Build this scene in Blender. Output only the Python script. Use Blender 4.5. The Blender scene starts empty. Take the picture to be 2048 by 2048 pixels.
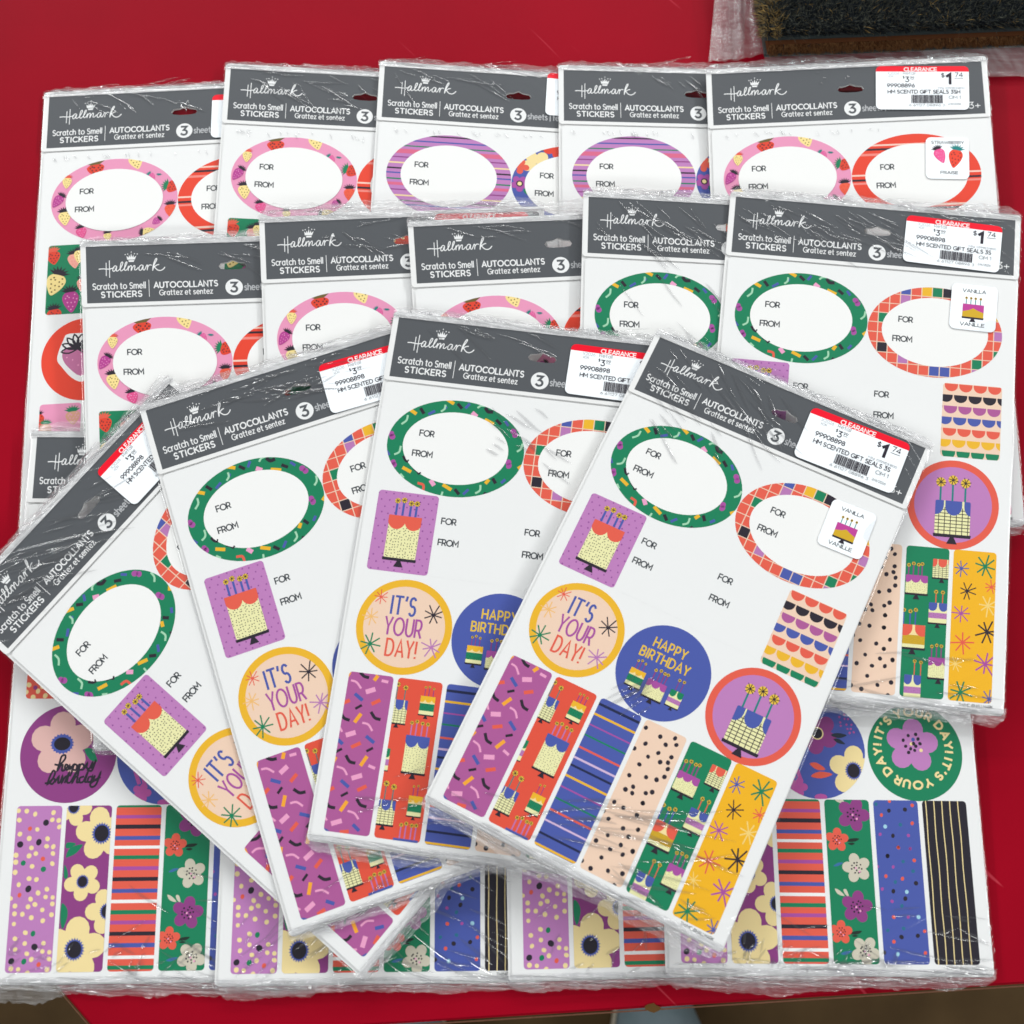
import bpy, bmesh, math, random
from mathutils import Vector, Matrix
D=bpy.data; sc=bpy.context.scene; col=sc.collection
W=0.125                                   # width of one pack in metres
# ------------------------------------------------------------ camera, light, exposure
G=[1.1562, 0.24373, -0.0193, 3.86387]
cp,sp,cr,sr=math.cos(G[1]),math.sin(G[1]),math.cos(G[2]),math.sin(G[2])
cam=D.cameras.new('camera'); co=D.objects.new('camera',cam); col.objects.link(co); sc.camera=co
RW=Matrix(((1,0,0),(0,cp,-sp),(0,sp,cp)))@Matrix(((cr,0,sr),(0,1,0),(-sr,0,cr)))
co.matrix_world=Matrix.Translation((0,0,G[3]*W))@RW.to_4x4()
cam.sensor_width=36; cam.lens=36*G[0]; cam.clip_start=.01; cam.clip_end=50
cam.dof.use_dof=True; cam.dof.focus_distance=.50; cam.dof.aperture_fstop=13
sc.view_settings.view_transform='Standard'; sc.view_settings.look='None'; sc.view_settings.exposure=0.31; sc.view_settings.gamma=1
wd=D.worlds.new('World'); sc.world=wd; wd.use_nodes=True
wd.node_tree.nodes['Background'].inputs[0].default_value=(.93,.97,1,1); wd.node_tree.nodes['Background'].inputs[1].default_value=.13
sc.cycles.max_bounces=10; sc.cycles.transparent_max_bounces=40; sc.cycles.glossy_bounces=3; sc.cycles.diffuse_bounces=4
sc.cycles.caustics_reflective=False; sc.cycles.caustics_refractive=False; sc.cycles.sample_clamp_indirect=4; sc.cycles.sample_clamp_direct=8.0; sc.cycles.filter_width=1.6
def tube(x,y,z,rz,L,Wd,P):
    l=D.lights.new('ceiling_lamp','AREA'); l.shape='RECTANGLE'; l.size=L; l.size_y=Wd; l.energy=P*1.03; l.color=(.985,1,.985)
    o=D.objects.new('ceiling_lamp',l); col.objects.link(o); o.location=(x,y,z); o.rotation_euler=(0,0,rz)
    o.rotation_euler=(0,0,rz)
LIGHTS=[(.0,2.75,2.3,0,6.5,.15,130),(0,4.6,2.3,0,6.5,.15,110),(-2.7,.8,2.3,1.57,3.6,.15,62),(2.9,.8,2.3,1.57,3.6,.15,75),(.0,-1.9,2.3,0,6.0,.13,42)]
for a in LIGHTS: tube(*a)
# ------------------------------------------------------------ materials
def lin(h):
    h=h.lstrip('#'); c=[int(h[i:i+2],16)/255 for i in (0,2,4)]
    return tuple(((x+.055)/1.055)**2.4 if x>.04045 else x/12.92 for x in c)+(1,)
def mat(name,color,rough=.5,spec=.4,noise=None,bump=None,metal=0):
    m=D.materials.new(name); m.use_nodes=True; nt=m.node_tree; b=nt.nodes['Principled BSDF']
    b.inputs['Base Color'].default_value=color; b.inputs['Roughness'].default_value=rough; b.inputs['Metallic'].default_value=metal
    b.inputs['Specular IOR Level'].default_value=spec
    tc=nt.nodes.new('ShaderNodeTexCoord')
    if noise:
        n=nt.nodes.new('ShaderNodeTexNoise'); n.inputs['Scale'].default_value=noise[0]; n.inputs['Detail'].default_value=5
        nt.links.new(tc.outputs['Object'],n.inputs['Vector'])
        mx=nt.nodes.new('ShaderNodeMix'); mx.data_type='RGBA'; mx.inputs[6].default_value=color; mx.inputs[7].default_value=noise[1]
        nt.links.new(n.outputs['Fac'],mx.inputs[0]); nt.links.new(mx.outputs[2],b.inputs['Base Color'])
    if bump:
        n2=nt.nodes.new('ShaderNodeTexNoise'); n2.inputs['Scale'].default_value=bump[0]; n2.inputs['Detail'].default_value=4
        nt.links.new(tc.outputs['Object'],n2.inputs['Vector'])
        bp=nt.nodes.new('ShaderNodeBump'); bp.inputs['Strength'].default_value=bump[1]; bp.inputs['Distance'].default_value=bump[2]
        nt.links.new(n2.outputs['Fac'],bp.inputs['Height']); nt.links.new(bp.outputs['Normal'],b.inputs['Normal'])
    return m
INKS=dict(purple_c='#AE5A97',magenta='#A94F9F',magentab='#B9559F',purple='#B878B4',lav='#BE7FBB',coral='#E55E4B',redc='#E2533E',red='#E8452F',redb='#E0442F',blue='#4A5AA8',bluel='#3A6DA0',
 navy='#20274A',green='#138058',greenl='#2B6E8C',yellow='#EDB62C',mustard='#F2B51F',peach='#F0D0B8',cream='#F3DDA0',creamb='#F7DF95',cake='#ECE9B0',ink='#2A2430',inkb='#25303F',inkg='#1D2F27',orange='#F5A733',
 pink='#EDA2C8',pinkl='#F2A99A',rosy='#F4CDBE',pinks='#F08A80',spink='#E998BB',pinkb='#DD5C98',orange_l='#F1BC72',pale='#F4D27A',mint='#A5D6B4',teal='#1D7F7E',plum='#8E3E82',bone='#CFC9B6',skyl='#A2D2E4',coralb='#EE5F45',
 magb='#B74091',magp='#E3508D',tanb='#DDA68C',olive='#6E5E33',lilac='#D5B8D8',white='#F4F4F2',coralp='#D9688A',text='#3A3F44',textl='#8C8F94',silver='#B9BBBE',dusk='#C4749F',w='#EEEFEF',grey='#525559',labelred='#E60A28',
 gold='#C9A227',spot='#8E4C93',blk='#231F2A',blush='#E0B5AE',yellowf='#E8C040')
MI={}
def ink(n):
    if n not in MI:
        c=lin(INKS[n]); k=.93 if n!='grey' else 1
        c=(c[0]*k,c[1]*k,c[2]*k,1)
        MI[n]=mat('ink_'+n,c,.42,.22)
    return MI[n]
PAPER=mat('white_card',(.80,.80,.79,1),.5,.35,noise=(60,(.78,.785,.78,1)))
SHEET=mat('sticker_paper',(.80,.805,.80,1),.38,.4)
LABEL=mat('label_paper',(.82,.86,.90,1),.45,.35)
def film(name,thick,band,dens,bd=.0034,rg=.08):
    m=D.materials.new(name); m.use_nodes=True; nt=m.node_tree; N=nt.nodes; L=nt.links; N.clear()
    out=N.new('ShaderNodeOutputMaterial'); tr=N.new('ShaderNodeBsdfTransparent'); gl=N.new('ShaderNodeBsdfGlossy'); mx=N.new('ShaderNodeMixShader')
    gl.inputs['Roughness'].default_value=rg; tr.inputs['Color'].default_value=(.985,.985,.99,1) if not dens else (.98,.98,.985,1)
    gl.inputs['Color'].default_value=(1,1,1,1)
    tc=N.new('ShaderNodeTexCoord'); oi=N.new('ShaderNodeObjectInfo')
    sh=N.new('ShaderNodeVectorMath'); sh.operation='ADD'; cx=N.new('ShaderNodeCombineXYZ')
    L.new(oi.outputs['Random'],cx.inputs[2]); L.new(tc.outputs['Object'],sh.inputs[0]); L.new(cx.outputs[0],sh.inputs[1])
    hs=[]
    def streak(ang,sx,sy,det,w,dist=0):
        ro=N.new('ShaderNodeVectorRotate'); ro.rotation_type='Z_AXIS'; ro.inputs['Angle'].default_value=ang; L.new(sh.outputs[0],ro.inputs['Vector'])
        mp=N.new('ShaderNodeVectorMath'); mp.operation='MULTIPLY'; mp.inputs[1].default_value=(sx,sy,60 if dens else 25)
        L.new(ro.outputs[0],mp.inputs[0])
        n=N.new('ShaderNodeTexNoise'); n.inputs['Scale'].default_value=1; n.inputs['Detail'].default_value=det; n.inputs['Distortion'].default_value=dist
        L.new(mp.outputs[0],n.inputs['Vector'])
        r=N.new('ShaderNodeMath'); r.operation='SUBTRACT'; r.inputs[1].default_value=.5; L.new(n.outputs['Fac'],r.inputs[0])
        a=N.new('ShaderNodeMath'); a.operation='ABSOLUTE'; L.new(r.outputs[0],a.inputs[0])
        s=N.new('ShaderNodeMath'); s.operation='MULTIPLY'; s.inputs[1].default_value=w; L.new(a.outputs[0],s.inputs[0]); hs.append(s)
    if dens:
        streak(.05,30,700,1,1.0,.4); streak(.9,90,300,0,.55,.2)
    else:
        streak(.62,4.5,260,0,1.0); streak(-.45,4.5,300,0,.8); 
    h=hs[0].outputs[0]
    for s in (hs[1:] if dens else []):
        ad=N.new('ShaderNodeMath'); ad.operation='ADD'; L.new(h,ad.inputs[0]); L.new(s.outputs[0],ad.inputs[1]); h=ad.outputs[0]
    if band:   # the film is only creased near its shrunk top and bottom ends
        sx=N.new('ShaderNodeSeparateXYZ'); L.new(tc.outputs['Object'],sx.inputs[0])
        def edge(a,b):
            r=N.new('ShaderNodeMapRange'); r.interpolation_type='SMOOTHSTEP'; r.inputs['From Min'].default_value=a; r.inputs['From Max'].default_value=b; L.new(sx.outputs[1],r.inputs[0]); return r
        e1=edge(.070,.086); e2=edge(-.072,-.092)
        def mm(op,a,b):
            q=N.new('ShaderNodeMath'); q.operation=op; L.new(a,q.inputs[0])
            if isinstance(b,float): q.inputs[1].default_value=b
            else: L.new(b,q.inputs[1])
            return q.outputs[0]
        base=mm('MULTIPLY',h,.03); hh=mm('ADD',mm('MULTIPLY',hs[0].outputs[0],e1.outputs[0]),mm('MULTIPLY',hs[1].outputs[0],e2.outputs[0]))
        nn=N.new('ShaderNodeTexNoise'); nn.inputs['Scale'].default_value=16; nn.inputs['Detail'].default_value=0; L.new(sh.outputs[0],nn.inputs['Vector'])
        rr=N.new('ShaderNodeMapRange'); rr.inputs['From Min'].default_value=.40; rr.inputs['From Max'].default_value=.70; rr.inputs['To Min'].default_value=.06; L.new(nn.outputs['Fac'],rr.inputs[0])
        h=mm('ADD',base,hh)
        at=N.new('ShaderNodeAttribute'); at.attribute_type='OBJECT'; at.attribute_name='crease'; m6=N.new('ShaderNodeMath'); m6.operation='MULTIPLY'; L.new(rr.outputs[0],m6.inputs[0]); L.new(at.outputs['Fac'],m6.inputs[1]); m4=N.new('ShaderNodeMath'); m4.operation='MULTIPLY'; L.new(m6.outputs[0],m4.inputs[0]); L.new(h,m4.inputs[1]); h=m4.outputs[0]
    bp=N.new('ShaderNodeBump'); bp.inputs['Strength'].default_value=1; bp.inputs['Distance'].default_value=.0012 if not dens else bd
    L.new(h,bp.inputs['Height'])
    L.new(bp.outputs[0],gl.inputs['Normal'])
    ge=N.new('ShaderNodeNewGeometry'); dt=N.new('ShaderNodeVectorMath'); dt.operation='DOT_PRODUCT'; L.new(ge.outputs['Incoming'],dt.inputs[0]); L.new(bp.outputs[0],dt.inputs[1])
    def mth(op,a,b=None):
        q=N.new('ShaderNodeMath'); q.operation=op
        if isinstance(a,float): q.inputs[0].default_value=a
        else: L.new(a,q.inputs[0])
        if isinstance(b,float): q.inputs[1].default_value=b
        elif b is not None: L.new(b,q.inputs[1])
        return q.outputs[0]
    om=mth('SUBTRACT',1.0,mth('MINIMUM',mth('ABSOLUTE',dt.outputs['Value']),1.0))
    class fr: outputs=[mth('ADD',mth('MULTIPLY',mth('POWER',om,5.0),.92),.042)]
    k=N.new('ShaderNodeMath'); k.operation='MULTIPLY'; k.inputs[1].default_value=thick; k.use_clamp=True; L.new(fr.outputs[0],k.inputs[0]); kk=mth('MINIMUM',k.outputs[0],.26 if not dens else .24)
    L.new(kk,mx.inputs[0]); L.new(tr.outputs[0],mx.inputs[1]); L.new(gl.outputs[0],mx.inputs[2])
    if dens:
        df=N.new('ShaderNodeBsdfDiffuse'); df.inputs['Color'].default_value=(.85,.85,.86,1); L.new(bp.outputs[0],df.inputs['Normal'])
        m5=N.new('ShaderNodeMixShader')
        rr=N.new('ShaderNodeMapRange'); rr.inputs['From Min'].default_value=.0; rr.inputs['From Max'].default_value=.35; rr.inputs['To Min'].default_value=dens*.5; rr.inputs['To Max'].default_value=dens*1.8
        L.new(h,rr.inputs[0]); L.new(rr.outputs[0],m5.inputs[0]); L.new(mx.outputs[0],m5.inputs[1]); L.new(df.outputs[0],m5.inputs[2]); L.new(m5.outputs[0],out.inputs[0])
    else: L.new(mx.outputs[0],out.inputs[0])
    return m
FILM=film('shrink_film',1.15,True,0); RIDGE=film('creased_film',4.6,False,0,.00002,.075); SEAM=film('crumpled_film',1.5,False,.10,.0032,.16); BAG=film('bag_film',1.6,False,.12,.0008)
# ------------------------------------------------------------ art engine: flat print as layered polygons (u right, v down, pack width = 1)
R=1.73073
def clip(pts,cl):
    for i in range(len(cl)):
        a,b=cl[i],cl[(i+1)%len(cl)]; out=[]
        ex,ey=b[0]-a[0],b[1]-a[1]
        f=lambda p:ex*(p[1]-a[1])-ey*(p[0]-a[0])
        for j in range(len(pts)):
            p,q=pts[j],pts[(j+1)%len(pts)]; fp,fq=f(p),f(q)
            if fp>=0: out.append(p)
            if (fp>=0)!=(fq>=0):
                t=fp/(fp-fq); out.append((p[0]+t*(q[0]-p[0]),p[1]+t*(q[1]-p[1])))
        pts=out
        if len(pts)<3: return []
    return pts
def area(p): return sum(p[i][0]*p[(i+1)%len(p)][1]-p[(i+1)%len(p)][0]*p[i][1] for i in range(len(p)))/2
def ell(cx,cy,rx,ry=None,n=24,rot=0,a0=0,a1=None):
    ry=ry or rx; c,s=math.cos(rot),math.sin(rot); o=[]
    full=a1 is None; m=n if full else n+1
    for i in range(m):
        t=a0+(2*math.pi if full else a1-a0)*i/n; x,y=rx*math.cos(t),ry*math.sin(t); o.append((cx+x*c-y*s,cy+x*s+y*c))
    return o
def rrect(x0,y0,x1,y1,r,n=4):
    o=[]
    for cx,cy,a in ((x1-r,y1-r,0),(x0+r,y1-r,.5),(x0+r,y0+r,1),(x1-r,y0+r,1.5)):
        for i in range(n+1):
            t=(a+.5*i/n)*math.pi; o.append((cx+r*math.cos(t),cy+r*math.sin(t)))
    return o
def catmull(P,k=4,closed=False):
    o=[];n=len(P); rng=range(n if closed else n-1)
    for i in rng:
        g=lambda j:P[j%n] if closed else P[min(max(j,0),n-1)]
        a,b,c,d=g(i-1),g(i),g(i+1),g(i+2)
        for s in range(k):
            t=s/k; o.append(tuple(.5*((2*b[q])+(c[q]-a[q])*t+(2*a[q]-5*b[q]+4*c[q]-d[q])*t*t+(-a[q]+3*b[q]-3*c[q]+d[q])*t**3) for q in (0,1)))
    if not closed: o.append(P[-1])
    return o
ZS=1.6e-6
class Art:
    def __init__(s,cl=None,z=0): s.P=[]; s.cl=cl; s.z=z; s.hold=False
    def up(s):
        if not s.hold: s.z+=ZS
    def poly(s,pts,c,extra=None,dz=0):
        s.up()
        if s.cl is not None: pts=clip(pts,s.cl)
        if extra and len(pts)>2: pts=clip(pts,extra)
        q=[]
        for p in pts:
            if not q or abs(p[0]-q[-1][0])+abs(p[1]-q[-1][1])>2e-5: q.append(p)
        if len(q)>2 and abs(q[0][0]-q[-1][0])+abs(q[0][1]-q[-1][1])<2e-5: q.pop()
        if len(q)<3 or abs(area(q))<1e-8: return
        s.P.append((q,c,s.z+dz))
    def dots(s,c,r,pts,n=9,jit=.12,rnd=None):
        s.up(); s.hold=True; rr=rnd or random.Random(3)
        for x,y in pts: s.poly(ell(x,y,r*rr.uniform(1-jit,1+jit),r*rr.uniform(1-jit,1+jit),n,rr.random()),c)
        s.hold=False
    def stroke(s,P,w,c,cap=True,extra=None):
        s.up(); s.hold=True
        P=[P[0]]+[P[i] for i in range(1,len(P)) if abs(P[i][0]-P[i-1][0])+abs(P[i][1]-P[i-1][1])>1e-5]
        n=len(P); h=w/2; Lf=[];Rt=[]
        if n<2: return
        for i in range(n):
            a=P[max(i-1,0)]; b=P[min(i+1,n-1)]; p=P[i]
            d1=(p[0]-a[0],p[1]-a[1]); d2=(b[0]-p[0],b[1]-p[1])
            l1=math.hypot(*d1) or 1; l2=math.hypot(*d2) or 1
            if i==0: t=(d2[0]/l2,d2[1]/l2); k=1
            elif i==n-1: t=(d1[0]/l1,d1[1]/l1); k=1
            else:
                t=(d1[0]/l1+d2[0]/l2,d1[1]/l1+d2[1]/l2); lt=math.hypot(*t) or 1; t=(t[0]/lt,t[1]/lt)
                k=min(1/max(t[0]*d1[0]/l1+t[1]*d1[1]/l1,.35),2.2)
            e=0
            if cap and i==0: e=-h*.6
            if cap and i==n-1: e=h*.6
            q=(p[0]+t[0]*e,p[1]+t[1]*e)
            Lf.append((q[0]-t[1]*h*k,q[1]+t[0]*h*k)); Rt.append((q[0]+t[1]*h*k,q[1]-t[0]*h*k))
        for i in range(n-1): s.poly([Lf[i],Rt[i],Rt[i+1],Lf[i+1]],c,extra,dz=i*2.5e-7)
        s.hold=False
    def star(s,c,x,y,r,w=None,rot=.1,n=8,seed=1):
        rr=random.Random(seed*17+int(x*1e4)); w=w or r*.11
        for i in range(n):
            a=rot+2*math.pi*i/n+rr.uniform(-.14,.14); q=r*rr.uniform(.72,1.05)
            s.stroke([(x-.1*r*math.cos(a),y-.1*r*math.sin(a)),(x+q*math.cos(a),y+q*math.sin(a))],w,c)
    def text(s,t,x,y,h,c,wt=.14,sx=1,sp=.16,w=None,arc=None,align='l'):
        """x,y = left end of the baseline; w = total width to fit; arc=(cx,cy,r,a0)"""
        adv=0; G_=[]
        for ch in t:
            g=GLY.get(ch)
            if g is None: adv+=.38; continue
            G_.append((adv,g)); adv+=g[0]+sp
        adv-=sp
        k=h*sx if w is None else w/adv
        if align=='c': x-=adv*k/2
        for a,g in G_:
            for st in g[1]:
                if arc:
                    cx,cy,r,a0=arc; th=a0+(a+g[0]/2)*k/r; q=[]
                    for px,py in st:
                        lx=(px-g[0]/2)*k; ly=py*h
                        q.append((cx+(r+ly)*math.sin(th)+lx*math.cos(th),cy-(r+ly)*math.cos(th)+lx*math.sin(th)))
                else: q=[(x+(a+px)*k,y-py*h) for px,py in st]
                s.stroke(q,wt*h,c)
        return adv*k
def A_(cx,cy,rx,ry,d0,d1,n=10): return [(cx+rx*math.cos(math.radians(d0+(d1-d0)*i/n)),cy+ry*math.sin(math.radians(d0+(d1-d0)*i/n))) for i in range(n+1)]
GLY={
'A':(.8,[[(0,0),(.4,1),(.8,0)],[(.15,.3),(.65,.3)]]),'B':(.62,[[(0,0),(0,1),(.33,1)]+A_(.33,.76,.24,.24,90,-90,6)+[(.02,.52)],[(.33,.52)]+A_(.35,.26,.27,.26,90,-90,6)+[(0,0)]]),
'C':(.8,[A_(.5,.5,.48,.5,48,312,14)]),'D':(.8,[[(0,0),(0,1),(.32,1)]+A_(.32,.5,.46,.5,90,-90,10)+[(0,0)]]),'E':(.58,[[(.58,1),(0,1),(0,0),(.58,0)],[(.02,.51),(.5,.51)]]),
'F':(.56,[[(.56,1),(0,1),(0,0)],[(.02,.48),(.5,.48)]]),'G':(.86,[A_(.5,.5,.48,.5,48,325,14)+[(.88,.45),(.55,.45)]]),'H':(.72,[[(0,0),(0,1)],[(.72,0),(.72,1)],[(.02,.5),(.7,.5)]]),
'I':(.04,[[(.02,0),(.02,1)]]),'J':(.5,[[(.5,1),(.5,.25)]+A_(.25,.24,.25,.24,0,-160,6)]),'K':(.66,[[(0,0),(0,1)],[(.62,1),(.03,.4)],[(.22,.58),(.66,0)]]),'L':(.52,[[(0,1),(0,0),(.52,0)]]),
'M':(.84,[[(0,0),(0,1),(.42,.35),(.84,1),(.84,0)]]),'N':(.72,[[(0,0),(0,1),(.72,0),(.72,1)]]),'O':(1,[A_(.5,.5,.5,.5,90,450,20)]),'P':(.6,[[(0,0),(0,1),(.32,1)]+A_(.32,.7,.27,.3,90,-90,7)+[(.02,.4)]]),
'R':(.62,[[(0,0),(0,1),(.32,1)]+A_(.32,.7,.27,.3,90,-90,7)+[(.02,.4)],[(.34,.38),(.62,0)]]),'S':(.6,[A_(.3,.745,.26,.255,35,255,8)+A_(.3,.255,.28,.265,80,-145,9)]),
'T':(.7,[[(0,1),(.7,1)],[(.35,.97),(.35,0)]]),'U':(.7,[[(0,1),(0,.35)]+A_(.35,.35,.35,.35,180,360,9)+[(.7,1)]]),'V':(.76,[[(0,1),(.38,0),(.76,1)]]),'W':(1.1,[[(0,1),(.27,0),(.55,.9),(.83,0),(1.1,1)]]),
'X':(.7,[[(0,0),(.7,1)],[(0,1),(.7,0)]]),'Y':(.7,[[(0,1),(.35,.45),(.7,1)],[(.35,.44),(.35,0)]]),'Z':(.64,[[(0,1),(.64,1),(0,0),(.64,0)]]),
'0':(.6,[A_(.3,.5,.3,.5,90,450,16)]),'1':(.3,[[(0,.78),(.26,1),(.26,0)]]),'2':(.56,[A_(.28,.7,.27,.3,160,-35,8)+[(0,0),(.58,0)]]),'3':(.56,[[(.02,1),(.52,1),(.24,.6)]+A_(.26,.3,.29,.3,85,-150,9)]),
'4':(.62,[[(.48,0),(.48,1),(0,.25),(.64,.25)]]),'5':(.56,[[(.52,1),(.08,1),(.05,.55)]+A_(.26,.32,.29,.32,110,-145,9)]),'6':(.6,[[(.46,1),(.06,.45)]+A_(.3,.3,.29,.3,150,510,14)]),'7':(.56,[[(0,1),(.56,1),(.18,0)]]),
'8':(.58,[A_(.29,.76,.23,.24,90,450,12),A_(.29,.27,.28,.27,90,450,12)]),'9':(.6,[[(.14,0),(.54,.55)]+A_(.3,.7,.29,.3,-30,330,14)]),
'a':(.58,[A_(.3,.35,.28,.35,40,320,12),[(.56,.7),(.56,0)]]),'c':(.52,[A_(.33,.35,.32,.35,50,310,10)]),'d':(.58,[A_(.3,.35,.28,.35,40,320,12),[(.56,1.02),(.56,0)]]),'e':(.62,[[(.06,.37),(.6,.37)]+A_(.32,.35,.3,.35,10,315,12)]),
'f':(.36,[A_(.34,.82,.18,.2,80,180,4)+[(.16,0)],[(0,.66),(.36,.66)]]),'g':(.58,[A_(.3,.35,.28,.35,40,320,12),[(.56,.7),(.56,0)]+A_(.3,-.02,.26,.22,0,-140,6)]),'h':(.52,[[(0,1.02),(0,0)],[(.02,.4)]+A_(.27,.42,.25,.27,150,0,6)+[(.52,0)]]),
'i':(.06,[[(.03,.7),(.03,0)],[(.03,.92),(.03,.98)]]),'l':(.06,[[(.03,1.04),(.03,0)]]),'m':(.86,[[(0,.7),(0,0)]]+[[(x+.02,.4)]+A_(x+.23,.44,.2,.25,150,0,5)+[(x+.43,0)] for x in (0,.43)]),
'n':(.5,[[(0,.7),(0,0)],[(.02,.4)]+A_(.26,.43,.24,.26,150,0,6)+[(.5,0)]]),'o':(.66,[A_(.33,.35,.33,.35,90,450,14)]),'r':(.32,[[(0,.7),(0,0)],[(.02,.38),(.12,.62),(.32,.69)]]),
's':(.46,[A_(.23,.52,.19,.17,35,255,6)+A_(.23,.18,.21,.18,80,-145,7)]),'t':(.38,[[(.16,.95),(.16,.18)]+A_(.3,.16,.14,.15,180,290,4),[(0,.68),(.36,.68)]]),'u':(.52,[[(0,.7),(0,.28)]+A_(.25,.27,.25,.27,180,350,6),[(.5,.7),(.5,0)]]),
'z':(.48,[[(.02,.68),(.46,.68),(.02,.03),(.5,.03)]]),'y':(.54,[[(0,.7),(.28,.05)],[(.54,.7),(.16,-.25)]]),'p':(.58,[[(0,.7),(0,-.3)],A_(.3,.35,.28,.35,140,-140,12)]),
'|':(.03,[[(.015,1.05),(.015,-.15)]]),'+':(.6,[[(0,.4),(.6,.4)],[(.3,.7),(.3,.1)]]),'$':(.56,[A_(.28,.72,.25,.22,35,255,8)+A_(.28,.26,.27,.24,80,-145,9),[(.28,1.12),(.28,-.12)]]),
'!':(.06,[[(.03,1),(.03,.3)],[(.03,.02),(.03,.06)]]),"'":(.1,[[(.08,1.02),(.02,.8)]]),'/':(.4,[[(0,0),(.4,1)]]),':':(.06,[[(.03,.6),(.03,.64)],[(.03,.02),(.03,.06)]]),'.':(.06,[[(.03,.02),(.03,.06)]]),
'(':(.3,[A_(.5,.5,.5,.65,140,220,6)]),}
GLY['@']=(1,[A_(.5,.5,.5,.5,90,450,18),A_(.52,.5,.22,.24,45,315,8)])
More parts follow.
